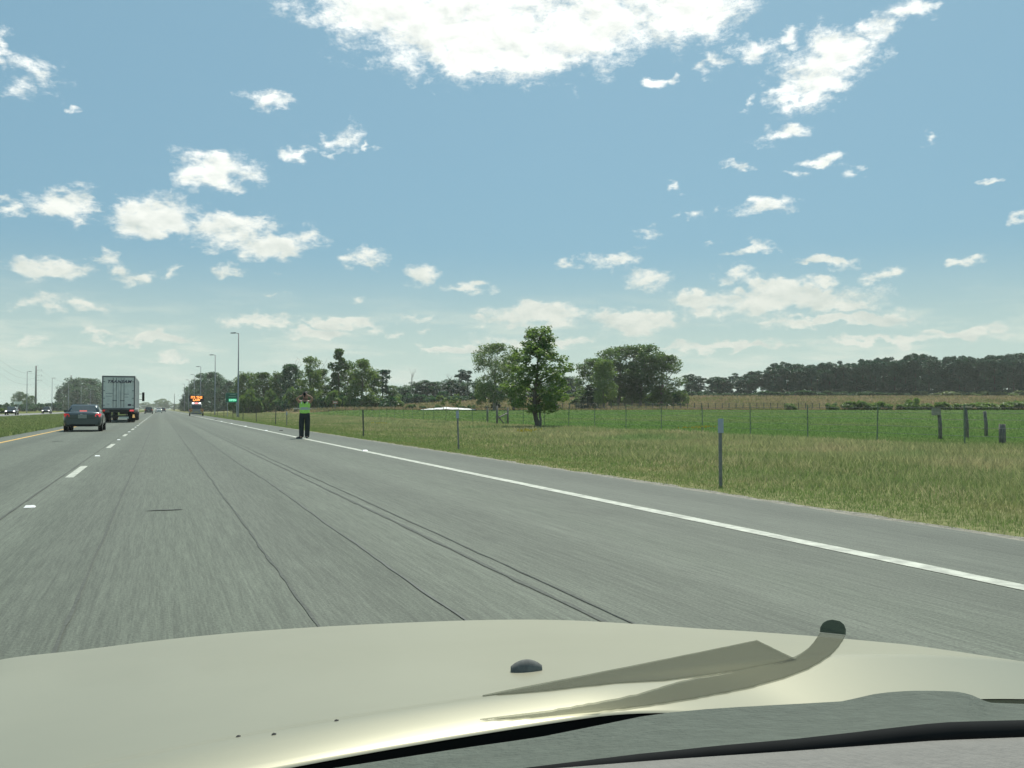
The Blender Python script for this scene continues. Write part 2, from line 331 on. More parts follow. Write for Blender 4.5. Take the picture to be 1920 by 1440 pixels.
# ------------------------------------------------------------------ mesh helpers
class MB:
    def __init__(s): s.v = []; s.f = []; s.sm = []
    def add(s, vs, fs, smooth_=False):
        o = len(s.v); s.v += [tuple(v) for v in vs]
        for f in fs: s.f.append(tuple(i + o for i in f)); s.sm.append(smooth_)
        return s
    def box(s, c, d, rz=0.0, rx=0.0, ry=0.0):
        mt = Matrix.Translation(c) @ Matrix.Rotation(rz, 4, 'Z') @ Matrix.Rotation(rx, 4, 'X') @ Matrix.Rotation(ry, 4, 'Y')
        vs = [mt @ Vector((x * d[0] / 2, y * d[1] / 2, z * d[2] / 2)) for x in (-1, 1) for y in (-1, 1) for z in (-1, 1)]
        return s.add(vs, [(0, 1, 3, 2), (4, 6, 7, 5), (0, 4, 5, 1), (2, 3, 7, 6), (0, 2, 6, 4), (1, 5, 7, 3)])
    def tube(s, pts, rad, n=8, cap=True):
        pts = [Vector(p) for p in pts]
        if not hasattr(rad, '__len__'): rad = [rad] * len(pts)
        rings = []
        for i, p in enumerate(pts):
            d = (pts[min(i + 1, len(pts) - 1)] - pts[max(i - 1, 0)])
            d = d.normalized() if d.length > 1e-9 else Vector((0, 0, 1))
            a = d.cross(Vector((0, 0, 1)) if abs(d.z) < 0.9 else Vector((1, 0, 0))).normalized(); b = d.cross(a)
            rings += [p + (a * math.cos(k * 2 * math.pi / n) + b * math.sin(k * 2 * math.pi / n)) * rad[i] for k in range(n)]
        fs = []
        for i in range(len(pts) - 1):
            for k in range(n):
                k2 = (k + 1) % n
                fs.append((i * n + k, i * n + k2, (i + 1) * n + k2, (i + 1) * n + k))
        o = len(s.v); s.add(rings, fs, True)
        if cap:
            s.f.append(tuple(o + k for k in range(n))); s.sm.append(False)
            s.f.append(tuple(o + (len(pts) - 1) * n + k for k in reversed(range(n)))); s.sm.append(False)
        return s
    def prism(s, poly, direction):
        n = len(poly); d = Vector(direction)
        vs = [Vector(p) for p in poly] + [Vector(p) + d for p in poly]
        return s.add(vs, [tuple(range(n)), tuple(range(2 * n - 1, n - 1, -1))] + [(i, n + i, n + (i + 1) % n, (i + 1) % n) for i in range(n)])
    def grid(s, P, smooth_=True):
        nu, nv = len(P), len(P[0]); vs = [p for r in P for p in r]
        return s.add(vs, [(i * nv + j, i * nv + j + 1, (i + 1) * nv + j + 1, (i + 1) * nv + j) for i in range(nu - 1) for j in range(nv - 1)], smooth_)
    def mesh(s, name):
        me = bpy.data.meshes.new(name); me.from_pydata(s.v, [], s.f)
        me.polygons.foreach_set('use_smooth', s.sm); me.update()
        bm = bmesh.new(); bm.from_mesh(me); bmesh.ops.recalc_face_normals(bm, faces=bm.faces); bm.to_mesh(me); bm.free()
        return me
    def build(s, name, m, parent=None, loc=None):
        return link(name, s.mesh(name), m, parent, loc)
def link(name, me, m, parent=None, loc=None):
    if m is not None and not me.materials: me.materials.append(m)
    o = bpy.data.objects.new(name, me); COL.objects.link(o)
    if parent: o.parent = parent
    if loc: o.location = loc
    return o
def tag(o, label=None, cat=None, group=None, kind=None):
    for k, v in (('label', label), ('category', cat), ('group', group), ('kind', kind)):
        if v: o[k] = v
    return o
def thing(name, label, cat, loc, rz=0.0, group=None):
    o = bpy.data.objects.new(name, None); COL.objects.link(o); o.location = loc; o.rotation_euler = (0, 0, rz)
    o.empty_display_size = 0.2
    return tag(o, label, cat, group)
def copy_tree(o, parent=None):
    c = o.copy(); COL.objects.link(c); c.parent = parent
    for ch in list(o.children): copy_tree(ch, c)
    return c
def np_mesh(name, V, Fc, rnd=None, smooth_=False):
    me = bpy.data.meshes.new(name); k = Fc.shape[1]
    me.vertices.add(len(V)); me.vertices.foreach_set('co', V.astype(np.float32).ravel())
    me.loops.add(Fc.size); me.loops.foreach_set('vertex_index', Fc.astype(np.int32).ravel())
    me.polygons.add(len(Fc)); me.polygons.foreach_set('loop_start', np.arange(0, Fc.size, k, dtype=np.int32))
    me.polygons.foreach_set('loop_total', np.full(len(Fc), k, dtype=np.int32))
    if smooth_: me.polygons.foreach_set('use_smooth', np.ones(len(Fc), dtype=bool))
    me.update(calc_edges=True)
    if rnd is not None:
        a = me.attributes.new('rnd', 'FLOAT', 'FACE'); a.data.foreach_set('value', rnd.astype(np.float32))
    return me
def text_mesh(txt, size, depth=0.004, shear=0.0, bold=0.0, space=1.0):
    cu = bpy.data.curves.new('lettering', 'FONT'); cu.body = txt; cu.size = size; cu.extrude = depth; cu.align_x = 'CENTER'; cu.align_y = 'CENTER'
    cu.shear = shear; cu.offset = bold; cu.space_character = space; cu.resolution_u = 3
    ob = bpy.data.objects.new('lettering_source', cu); COL.objects.link(ob)
    dg = bpy.context.evaluated_depsgraph_get(); me = bpy.data.meshes.new_from_object(ob.evaluated_get(dg))
    bpy.data.objects.remove(ob); me.name = 'lettering'; me.materials.clear(); return me

# ------------------------------------------------------------------ the lie of the land
def sm(x, a, b):
    x = np.clip((np.asarray(x, float) - a) / (b - a), 0, 1); return x * x * (3 - 2 * x)
def ground_z(X, Y):
    X = np.asarray(X, float); Y = np.asarray(Y, float)
    q = X * ST + Y * CT; p = X * CT - Y * ST
    z = 0.92 * np.clip((q - 60) / 95, 0, 1) * sm(X, 18, 32)
    z = z + 4.2 * sm(q, 158, 300) * sm(p, -60, 10) * sm(X, 25, 60)
    z = z - 0.22 * sm(X, -6.5, -10) * sm(X, -21, -17)
    z = z - 0.08 * sm(X, 7.3, 9.5) * sm(X, 24, 14)
    return z - 0.03 * (1 - sm(X, 7.15, 7.5) - 0) * sm(X, -32, -31)*1.0
def pt(x, q):                                     # the spot on the map that the photograph shows in column x at depth q
    p = (x - CX) / F * q
    return (q * ST + p * CT, q * CT - p * ST)
def gz(X, Y): return float(ground_z(X, Y))
def at(x, q, dz=0.0):
    X, Y = pt(x, q); return Vector((X, Y, gz(X, Y) + dz))
def zpix(y, q): return CH - (y - HY) / F * q

xs = np.unique(np.concatenate([np.linspace(-2400, -80, 30), np.linspace(-80, -32, 17), np.linspace(-32, 8, 81), np.linspace(8, 40, 41), np.linspace(40, 330, 100), np.linspace(330, 2400, 24)]))
ys = np.unique(np.concatenate([np.linspace(-300, -20, 15), np.linspace(-20, 380, 161), np.linspace(380, 2500, 50)]))
GX, GY = np.meshgrid(xs, ys, indexing='ij'); GZ = ground_z(GX, GY)
q_, p_ = GX * ST + GY * CT, GX * CT - GY * ST
GZ = GZ - 0.12 * ((GX > 24) & (q_ < 153))
V = np.stack([GX, GY, GZ], -1).reshape(-1, 3); nu, nv = GX.shape
I = (np.arange(nu - 1)[:, None] * nv + np.arange(nv - 1)[None, :]).ravel()
FQ = np.stack([I, I + nv, I + nv + 1, I + 1], 1)
cx_, cq = V[FQ].mean(1)[:, 0], (V[FQ].mean(1)[:, 0] * ST + V[FQ].mean(1)[:, 1] * CT)
g = link('ground', np_mesh('ground', V, FQ, smooth_=True), M['verge']); tag(g, kind='structure')
g.data.materials.append(M['dry_ground']); g.data.materials.append(M['median'])
mi = np.zeros(len(FQ), dtype=np.int32); mi[(cx_ > 22.5) & (cq > 150)] = 1; mi[cx_ < -6] = 2
g.data.polygons.foreach_set('material_index', mi)

# mown field beyond the fence, laid over the ground
FX0 = 22.4
rows = []
for q in np.concatenate([np.linspace(9, 60, 40), np.linspace(61, 156.5, 70)]):
    p0 = (FX0 - q * ST) / CT
    rows.append([(q * ST + p * CT, q * CT - p * ST, gz(q * ST + p * CT, q * CT - p * ST) + 0.02) for p in np.linspace(p0, 175, 60)])
tag(MB().grid(rows).build('field', M['field']), kind='structure')

def sheet(name, x0, x1, y0, y1, z, m, n=60, wob0=0.0, wob1=0.0, seed=1):
    rng = random.Random(seed); P = []
    yy = list(np.concatenate([np.linspace(y0, min(80, y1), n), np.linspace(min(80, y1), y1, 30)[1:]])) if y1 > 80 else list(np.linspace(y0, y1, n))
    for y in yy:
        P.append([(x0 + rng.uniform(-wob0, wob0), y, z), (x1 + rng.uniform(-wob1, wob1), y, z)])
    return MB().grid(P, False).build(name, m)
tag(sheet('road', -6.05, 5.45, -15, 1000, 0.0, M['asphalt'], 60, 0.03), kind='structure')
tag(sheet('road_shoulder', 5.4501, 7.12, -15, 1000, 0.0, M['shoulder'], 260, 0, 0.05), kind='structure')
tag(sheet('gravel_edge', 7.05, 7.34, -15, 400, -0.0045, mat('gravel', (0.215, 0.205, 0.165), 0.9, var=0.4, scale=9, bump=0.5), 260, 0.01, 0.09, 4), kind='structure')
tag(sheet('opposite_road', -32, -21.8, -15, 1000, 0.0, M['concrete']), kind='structure')
tag(sheet('edge_line', 5.17, 5.345, -15, 700, 0.004, M['white_paint'], 200, 0.006, 0.008), kind='structure')
tag(sheet('yellow_line', -5.17, -5.02, -15, 700, 0.004, M['yellow_paint'], 200, 0.006, 0.006), kind='structure')
lane = MB(); rngp = random.Random(5)
dash_me = MB().box((0, 0, 0.002), (0.13, 3.25, 0.004)).mesh('lane_dash'); dash_me.materials.append(M['white_paint'])
for k in range(30):
    o = link('lane_dash', dash_me, None, None, (-1.42, 18.4 + 12.2 * k, 0.001)); tag(o, kind='structure')
# raised pavement markers
mk = MB().add([(-.06, -.06, 0), (.06, -.06, 0), (.06, .06, 0), (-.06, .06, 0), (-.045, -.02, .022), (.045, -.02, .022), (.045, .02, .022), (-.045, .02, .022)],
              [(0, 1, 5, 4), (1, 2, 6, 5), (2, 3, 7, 6), (3, 0, 4, 7), (4, 5, 6, 7)]).mesh('road_stud'); mk.materials.append(M['white_sheet'])
for k in range(9):
    tag(link('road_stud', mk, None, None, (-1.42, 11.9 + 12.2 * k, 0.004)), 'small pale raised road stud between the white lane dashes', 'road stud', 'road studs between the lane dashes')
for k in range(7):
    o = link('road_stud', mk, None, None, (5.26, 24.2 + 12.2 * k, 0.008)); o.scale = (1.25, 1.2, 1.5)
    tag(o, 'white raised road stud on the solid white edge line', 'road stud', 'road studs on the edge line')

def seam(name, X, w, y0, y1, m, seed, amp=0.03, gaps=0.0):
    rng = np.random.default_rng(seed); n = int((y1 - y0) / 0.35) if y1 - y0 < 120 else 340
    yy = y0 + (y1 - y0) * np.linspace(0, 1, n) ** 1.4
    a = np.convolve(rng.normal(0, 1, n + 14), np.ones(15) / 15, 'valid') * amp * 0.9 + np.convolve(rng.normal(0, 1, n + 2), np.ones(3) / 3, 'valid') * amp * 0.16
    ww = w * (0.55 + 0.9 * rng.random(n)); z = 0.004 + seed * 0.0003
    V = []; Fs = []
    for i in range(n): V += [(X + a[i] - ww[i] / 2, yy[i], z), (X + a[i] + ww[i] / 2, yy[i], z)]
    for i in range(n - 1):
        if rng.random() >= gaps: Fs.append((2 * i, 2 * i + 1, 2 * i + 3, 2 * i + 2))
    b = MB(); b.add(V, Fs); return tag(b.build(name, m), kind='structure')
seam('tar_seam', -0.46, 0.020, 2.0, 90, M['tar'], 1, 0.02)
seam('tar_seam', 0.80, 0.020, 2.0, 110, M['tar'], 2, 0.035)
seam('tar_seam', 2.27, 0.034, 2.0, 140, M['tar'], 3, 0.03)
seam('tar_seam', 2.42, 0.016, 2.0, 70, M['tar'], 4, 0.04)
seam('tar_seam', 1.60, 0.016, 2.0, 60, M['wear'], 5, 0.05)
seam('tar_seam', -1.56, 0.022, 2.0, 90, M['tar'], 7, 0.02)
def blot(name, X, Y, sx, sy, m, seed):
    rng = random.Random(seed); n = 18
    vs = [(X + math.cos(a) * sx * rng.uniform(.75, 1.1), Y + math.sin(a) * sy * rng.uniform(.75, 1.1), 0.0075) for a in [2 * math.pi * k / n for k in range(n)]]
    tag(MB().add(vs, [tuple(range(n))]).build(name, m), kind='structure')
X_, Y_ = pt(313, 10.25); blot('tar_patch', X_, Y_, 0.22, 0.055, M['tar'], 3)
X_, Y_ = pt(110, 32); blot('tar_patch', X_, Y_, 0.2, 0.35, M['tar'], 4)
for k, (x, y) in enumerate([(466, 793), (408, 788), (404, 787), (428, 793), (250, 793), (257, 786)]):
    X_, Y_ = pt(x, CH * F / (y - HY)); blot('tar_patch', X_, Y_, 0.16, 0.4, M['tar'], 10 + k)
# scraps lying on the shoulder
rngs = random.Random(9)
for k, (x, y, s, c) in enumerate([(404, 787.5, .22, 'torn dark scrap of tyre on the paved shoulder near the parked patrol vehicle'), (527, 808, .1, 'small dark scrap on the shoulder edge, left of the standing person')]):
    X_, Y_ = pt(x, CH * F / (y - HY)); b = MB()
    vs = [(s * rngs.uniform(-1, 1) * 1.4, s * rngs.uniform(-1, 1) * .8, rngs.uniform(0, .5) * s) for _ in range(8)]
    bm = bmesh.new(); [bm.verts.new(v) for v in vs]; bmesh.ops.convex_hull(bm, input=bm.verts); me = bpy.data.meshes.new('tyre_scrap'); bm.to_mesh(me); bm.free()
    tag(link('tyre_scrap', me, M['tyre'], None, (X_, Y_, 0.005)), c, 'scrap')

# ------------------------------------------------------------------ grass
def blades(name, X, Y, h, w, m, seed, lean=0.45, zoff=-0.03):
    rng = np.random.default_rng(seed); n = len(X); Z = ground_z(X, Y) + zoff
    a = rng.uniform(0, 2 * np.pi, n); la = rng.uniform(0, 2 * np.pi, n); le = rng.random(n) * lean * h
    dx, dy = np.cos(a) * w / 2, np.sin(a) * w / 2
    V = np.empty((n, 3, 3))
    V[:, 0] = np.stack([X - dx, Y - dy, Z], 1); V[:, 1] = np.stack([X + dx, Y + dy, Z], 1)
    V[:, 2] = np.stack([X + np.cos(la) * le, Y + np.sin(la) * le, Z + h], 1)
    o = link(name, np_mesh(name, V.reshape(-1, 3), np.arange(3 * n).reshape(n, 3), rng.random(n)), m)
    return tag(o, kind='stuff')
rg = np.random.default_rng(11)
def scatter(n, q0, q1, x0, x1, edge=0.0, power=1.0):
    q = np.exp(rg.uniform(np.log(q0), np.log(q1), n)); X = x0 + (x1 - x0) * rg.random(n) ** power
    Y = (q - X * ST) / CT; k = Y > -12
    return X[k], Y[k], q[k]
X, Y, q = scatter(330000, 6.5, 240, 7.7, 22.6, power=0.8)
k = sm(X, 7.6, 14); hh = (0.07 + 0.15 * k) * rg.uniform(0.5, 1.3, len(X)); hh *= 0.8 + 0.5 * (np.sin(X * 0.9 + Y * .21) * np.sin(Y * 0.33 + X * .4)) ** 2
blades('verge_grass', X, Y, hh, np.clip(0.0014 * q, 0.010, 0.2) * rg.uniform(.6, 1.3, len(X)), M['blade_verge'], 21, 1.2)
X, Y, q = scatter(170000, 5.5, 200, 7.02, 14.5, power=1.9)
blades('low_grass', X, Y, (0.05 + 0.018 * (X - 7)) * rg.uniform(.6, 1.3, len(X)), np.clip(0.0015 * q, 0.012, 0.14) * rg.uniform(.6, 1.3, len(X)), M['blade_low'], 22, 0.8)
# mown field: only fine stubble
q = np.exp(rg.uniform(np.log(24), np.log(156), 170000)); p0 = (22.6 - q * ST) / CT; p = p0 + (q * 0.62 + 4 - p0) * rg.random(len(q))
kk = p > p0; q, p = q[kk], p[kk]; X, Y = q * ST + p * CT, q * CT - p * ST
blades('field_grass', X, Y, rg.uniform(.05, .13, len(X)), np.clip(0.0018 * q, .03, .26), M['blade_field'], 23, 0.9, 0.0)
# dry tall grass behind the field
n = 90000; q = 156.0 + 145 * rg.random(n) ** 2.2; p = -70 + (q * 0.62 + 90) * rg.random(n); X, Y = q * ST + p * CT, q * CT - p * ST
kk = (X > 26); X, Y, q = X[kk], Y[kk], q[kk]
blades('dry_grass', X, Y, rg.uniform(.3, .9, len(X)) * np.where(q < 161, 0.5, 0.9), np.clip(0.0020 * q, .2, .5), M['blade_dry'], 24, 0.7)
X, Y, q = scatter(130000, 14, 420, -21.7, -6.0)
blades('median_grass', X, Y, rg.uniform(.06, .18, len(X)), np.clip(0.0016 * q, .03, .4), M['blade_median'], 25, 0.9, -0.01)
# yellow wildflowers
fx = [pt(x + rg.normal(0, 8), q_ + rg.normal(0, .8)) for x, q_ in [(980, 36), (985, 35), (1290, 38), (1330, 40), (1000, 37), (710, 55), (1310, 39)] for _ in range(22)]
FXY = np.array(fx); n = len(FXY)
blades('wildflower_patch', FXY[:, 0], FXY[:, 1], rg.uniform(.06, .09, n), np.full(n, .07), M['flower'], 26, 0.6, 0.36)

# ------------------------------------------------------------------ trees
def leaf_quads(rng, C, size, up=0.5):
    n = len(C); nrm = rng.normal(0, 1, (n, 3)); nrm[:, 2] = np.abs(nrm[:, 2]) + up; nrm /= np.linalg.norm(nrm, axis=1)[:, None]
    a = np.cross(nrm, rng.normal(0, 1, (n, 3))); a /= np.linalg.norm(a, axis=1)[:, None] + 1e-9; b = np.cross(nrm, a)
    s = (size * rng.uniform(.55, 1.25, n))[:, None]
    V = np.stack([C - a * s * .62, C + b * s * .36, C + a * s * .62, C - b * s * .36], 1)
    return V.reshape(-1, 3), np.arange(4 * n).reshape(n, 4)
def crown_from_clumps(rng, clumps, n, size, up=0.5, hollow=0.35):
    P = np.array([c[:3] for c in clumps]); Rr = np.array([c[3:6] for c in clumps]); w = Rr.prod(1) ** 0.67; w /= w.sum()
    idx = rng.choice(len(clumps), n, p=w); d = rng.normal(0, 1, (n, 3)); d /= np.linalg.norm(d, axis=1)[:, None]
    r = (hollow + (1 - hollow) * rng.random(n)) ** (0.6); r *= 1 + 0.12 * rng.normal(0, 1, n)
    C = P[idx] + d * Rr[idx] * r[:, None]
    V, Fq = leaf_quads(rng, C, size, up)
    rnd = np.clip(0.5 + 0.22 * rng.normal(0, 1, n) + 0.25 * (rng.random(len(clumps))[idx] - .5), 0, 1)
    return V, Fq, rnd
def limb(b, p0, p1, r0, r1, rng, n=4, wob=0.06, sides=6):
    p0, p1 = Vector(p0), Vector(p1); L = (p1 - p0).length; P = []
    for i in range(n + 1):
        f = i / n; P.append(p0.lerp(p1, f) + Vector((rng.normal(0, wob), rng.normal(0, wob), 0.12 * math.sin(f * math.pi) * .5)) * L * (0.25 if 0 < i < n else 0))
    b.tube(P, [r0 + (r1 - r0) * i / n for i in range(n + 1)], sides)
def tree_mesh(kind, seed, H=12.0):
    """crown mesh and trunk mesh of one tree standing at the origin"""
    rng = np.random.default_rng(seed); v_seed = seed; cl = []; b = MB(); lf = {'n': 6200, 's': .38, 'up': .4}
    if kind in ('broad', 'airy', 'oak', 'mass'):
        b0_, hm, hr, W_, nc = {'broad': (.10, .50, .53, .27, 50), 'mass': (.02, .38, .64, .25, 56), 'airy': (.16, .58, .44, .34, 74), 'oak': (.16, .58, .45, .38, 74)}[kind]; W_ *= H
        for i in range(nc):
            h = b0_ + (1 - b0_) * rng.random(); prof = math.sqrt(max(.02, 1 - ((h - hm) / hr) ** 2))
            a = rng.uniform(0, 2 * math.pi); r = W_ * prof * rng.random() ** .42 * 0.92; s = H * rng.uniform(.05, .095)
            cl.append((math.cos(a) * r, math.sin(a) * r, min(h * H, H - s), s * 1.25, s * 1.25, s * .95))
        tr = 0.022 * H; ttop = (rng.normal(0, .3), rng.normal(0, .3), H * .62)
        limb(b, (0, 0, -.3), ttop, tr, tr * .45, rng, 6, .05, 8)
        for c in cl[:16]:
            f = rng.uniform(.3, .95); st_ = Vector((0, 0, -.3)).lerp(Vector(ttop), f)
            limb(b, st_, c[:3], tr * .38 * (1.2 - f), .02, rng, 4, .08, 5)
        if kind == 'airy': lf = {'n': 11000, 's': .26, 'up': .3}
        if kind == 'oak': lf = {'n': 10000, 's': .33, 'up': .45}
    elif kind == 'tall':
        for i in range(60):
            h = .06 + .93 * rng.random(); wd = H * (.17 * math.sqrt(max(.03, 1 - ((h - .32) / .70) ** 2)) * (1 + .18 * math.sin(h * 17 + v_seed))); a = rng.uniform(0, 6.28); r = wd * rng.random() ** .45; s = H * rng.uniform(.03, .06)
            cl.append((math.cos(a) * r, math.sin(a) * r, min(h * H, H - s), s * 1.2, s * 1.2, s))
        limb(b, (0, 0, -.3), (0, 0, H * .9), .22, .04, rng, 6, .02, 7)
        for c in cl[:10]: limb(b, (0, 0, c[2] * .75), c[:3], .06, .02, rng, 3, .05, 5)
    elif kind == 'pine':
        for i in range(19):
            h = .42 + .56 * rng.random(); wd = H * .13 * (1.15 - abs(h - .72) * 1.3); a = rng.uniform(0, 6.28); r = wd * math.sqrt(rng.random()); s = H * rng.uniform(.045, .08)
            cl.append((math.cos(a) * r, math.sin(a) * r, min(h * H, H - s * .8), s * 1.25, s * 1.25, s * .75))
        limb(b, (0, 0, -.3), (0, 0, H * .95), .20, .05, rng, 6, .012, 7)
        for c in cl[:9]: limb(b, (0, 0, c[2] * .9), c[:3], .05, .02, rng, 3, .05, 5)
        lf = {'n': 1500, 's': .50, 'up': .6}
    elif kind == 'woodpine':                       # pine at a wood's edge: needles far down
        for i in range(26):
            h = .06 + .92 * rng.random(); wd = H * .14 * (1.1 - max(0, h - .6) * 1.4); a = rng.uniform(0, 6.28); r = wd * math.sqrt(rng.random()); s = H * rng.uniform(.05, .085)
            cl.append((math.cos(a) * r, math.sin(a) * r, min(h * H, H - s * .8), s * 1.25, s * 1.25, s * .8))
        limb(b, (0, 0, -.3), (0, 0, H * .95), .20, .05, rng, 6, .012, 7)
        lf = {'n': 2600, 's': .52, 'up': .6}
    elif kind == 'cedar':
        for i in range(34):
            h = .02 + .96 * rng.random(); wd = H * .26 * (1 - h) ** .65 * .92; a = rng.uniform(0, 6.28); r = wd * (.4 + .6 * rng.random()); s = H * (.035 + .05 * (1 - h))
            cl.append((math.cos(a) * r, math.sin(a) * r, max(h * H, s * .6), s * 1.1, s * 1.1, s * 1.4))
        limb(b, (0, 0, -.3), (0, 0, H * .9), .12 * H / 5, .02, rng, 4, .01, 6); lf = {'n': 3200, 's': .2 * H / 5, 'up': .8}
    elif kind == 'sapling':
        for i in range(14):
            h = .25 + .73 * rng.random(); wd = H * .24 * math.sin(min(1, (h - .1)) * math.pi) ** .6; a = rng.uniform(0, 6.28); r = wd * math.sqrt(rng.random()); s = H * rng.uniform(.06, .11)
            cl.append((math.cos(a) * r, math.sin(a) * r, min(h * H, H - s), s, s, s))
        limb(b, (0, 0, -.2), (.05, .03, H * .8), .05 * H / 4, .015, rng, 5, .03, 6)
        for c in cl[:7]: limb(b, (0, 0, c[2] * .7), c[:3], .02, .008, rng, 3, .05, 5)
        lf = {'n': 900, 's': .24 * H / 4, 'up': .3}
    elif kind == 'shrub':
        for i in range(15):
            a = rng.uniform(0, 6.28); r = H * .62 * math.sqrt(rng.random()); h = (.18 + .6 * rng.random()) * H * (1 - .35 * (r / (H * .62)) ** 2); s = H * rng.uniform(.16, .26)
            cl.append((math.cos(a) * r, math.sin(a) * r, h, s * 1.2, s * 1.2, s * .8))
        for c in cl[:8]: limb(b, (c[0] * .1, c[1] * .1, -.1), c[:3], .03 * H / 2, .008, rng, 3, .05, 5)
        lf = {'n': 1300, 's': .17 * H, 'up': .4}
    elif kind == 'sycamore':
        prof = [(.17, .7), (.22, 1.3), (.30, 1.65), (.45, 1.72), (.58, 1.6), (.68, 1.45), (.75, 1.1), (.85, .8), (.94, .72), (.99, .35)]
        for i in range(190):
            h = rng.uniform(.17, .975); wd = np.interp(h, [a for a, _ in prof], [a for _, a in prof]); a = rng.uniform(0, 6.28); r = wd * math.sqrt(rng.random()) * .97; s = rng.uniform(.13, .30)
            cl.append((.0 + math.cos(a) * r + (.12 if h > .8 else 0), math.sin(a) * r, h * H, s * 1.2, s * 1.2, s * 1.0))
        tp = [(.05, 0, -.2), (.02, 0, .25), (-.06, 0, .6), (-.14, 0, 1.1), (-.12, 0, 2.0), (.0, 0, 3.4), (.1, 0, 5.2)]
        b.tube(tp, [.17, .13, .115, .105, .09, .055, .02], 9)
        for c in cl[:46]:
            z0 = max(1.0, c[2] - rng.uniform(.3, .9)); x0 = float(np.interp(z0, [p[2] for p in tp], [p[0] for p in tp]))
            limb(b, (x0, 0, z0), c[:3], .035, .008, rng, 3, .05, 5)
        lf = {'n': 12500, 's': .125, 'up': .2}
    V_, F_, rnd = crown_from_clumps(rng, cl, lf['n'], lf['s'], lf['up'], .15 if kind == 'cedar' else .3)
    V_[:, 2] = np.maximum(V_[:, 2], 0.02)
    cm = np_mesh('crown', V_, F_, rnd); tm = b.mesh('trunk'); return cm, tm
LIB = {}
def lib(kind, v, H, leaf, bark='bark'):
    key = (kind, v, leaf)
    if key not in LIB:
        c, tk = tree_mesh(kind, 100 + v * 17 + len(kind) * 7, H)
        c.materials.append(M[leaf]); tk.materials.append(M[bark]); LIB[key] = (c, tk, H, float(np.percentile(np.abs(np.array([vv.co.x for vv in c.vertices])), 97)), max(vv.co.z for vv in c.vertices))
    return LIB[key]
rt = random.Random(77)
def plant(kind, v, leaf, x, ytop, q, hw, label, cat='tree', group=None, H=12.0, bark='bark', name=None, z0=None):
    if leaf in ('leaf_dark', 'leaf_pine', 'leaf_cedar'): bark = 'bark_dark'
    c, tk, H, w0, top = lib(kind, v, H, leaf, bark)
    loc = at(x, q)
    hgt = zpix(ytop, q) - loc.z
    o = thing(name or {'pine': 'pine_tree', 'woodpine': 'pine_tree', 'cedar': 'cedar_tree', 'sapling': 'young_tree', 'shrub': 'shrub', 'sycamore': 'sycamore_tree'}.get(kind, 'leafy_tree'), label, cat, loc, rt.uniform(0, 6.28) if kind != 'sycamore' else 0, group)
    sx = hw / F * q / w0; o.scale = (sx, sx, hgt / top)
    a = bpy.data.objects.new('crown', c); b = bpy.data.objects.new('trunk' if kind != 'shrub' else 'stem', tk)
    for ob in (a, b): COL.objects.link(ob); ob.parent = o
    return o

# lone tree in front of the field fence
syc = plant('sycamore', 0, 'leaf_syc', 1007, 608, 54.5, 53, 'tall leafy tree with slightly bent trunk standing alone in front of the field', H=6.4)
plant('airy', 0, 'leaf_pale', 926, 641, 150, 38, 'pale airy tree behind and left of the lone tree with the bent trunk', bark='bark_pale')
plant('broad', 1, 'leaf_light', 963, 662, 155, 24, 'mid green tree squeezed between the pale airy tree and the lone tree')
# wood on the right of the road, far end to near end
LA = ['small dark tree at the far left tip of the roadside wood', 'dark tree second from the left tip of the roadside wood', 'dark tree rising right above the lit message board', 'tall dark tree just right of the third street lamp', 'highest dark tree, behind the second street lamp', 'dark tree right of the second street lamp', 'dark tree above the left edge of the green sign', 'lower dark tree above the green sign, left of the nearest lamp']
LB = ['green tree touching the nearest street lamp on its right side', 'green tree second to the right of the nearest street lamp', 'green tree third to the right of the nearest street lamp', 'green tree midway between nearest street lamp and dark round topped tree', 'smaller green tree two left of the dark round topped tree', 'green tree directly left of the dark round topped tree', 'green tree between the dark round topped tree and the bright green tree', 'green tree just right of the bright green tree behind the person', 'green tree directly right of the tallest pointed tree', 'green tree between the broad light tree and the dark tufted pine', 'last low green tree at the right end of the roadside wood']
GA = 'dark trees at the far end of the right roadside wood'
for i, (x, y, q, w) in enumerate([(346, 742, 430, 7), (356, 722, 430, 10), (366, 709, 410, 13), (381, 699, 390, 17), (398, 696, 370, 15), (412, 702, 360, 13), (425, 711, 350, 12), (437, 722, 345, 10)]):
    plant('mass', i % 4, 'leaf_dark', x, y, q, w * 1.25, LA[i], 'tree', GA)
GB = 'mid green trees in the right roadside wood'
for i, (x, y, q, w) in enumerate([(449, 702, 250, 11), (462, 695, 245, 14), (479, 699, 240, 14), (494, 696, 235, 13), (509, 703, 235, 12), (526, 694, 230, 13), (560, 692, 225, 13), (603, 690, 205, 14), (655, 674, 195, 14), (697, 690, 190, 13), (735, 722, 230, 12)]):
    plant('mass', (i + 1) % 4, 'leaf_broad', x, y, q, w * 1.3, LB[i], 'tree', GB)
plant('broad', 2, 'leaf_dark', 543, 681, 222, 18, 'dark round topped tree above the wood, left of the standing person')
plant('mass', 3, 'leaf_light', 583, 667, 190, 21, 'bright green tree rising directly behind the person in the lime vest')
plant('tall', 0, 'leaf_broad', 635, 652, 188, 17, 'tallest pointed tree of the roadside wood, right of the standing person')
plant('mass', 0, 'leaf_light', 679, 671, 180, 24, 'broad light green tree at the right end of the roadside wood')
plant('pine', 0, 'leaf_pine', 717, 692, 200, 15, 'dark tufted pine at the right end of the roadside wood')
GU = 'undergrowth along the foot of the roadside wood'
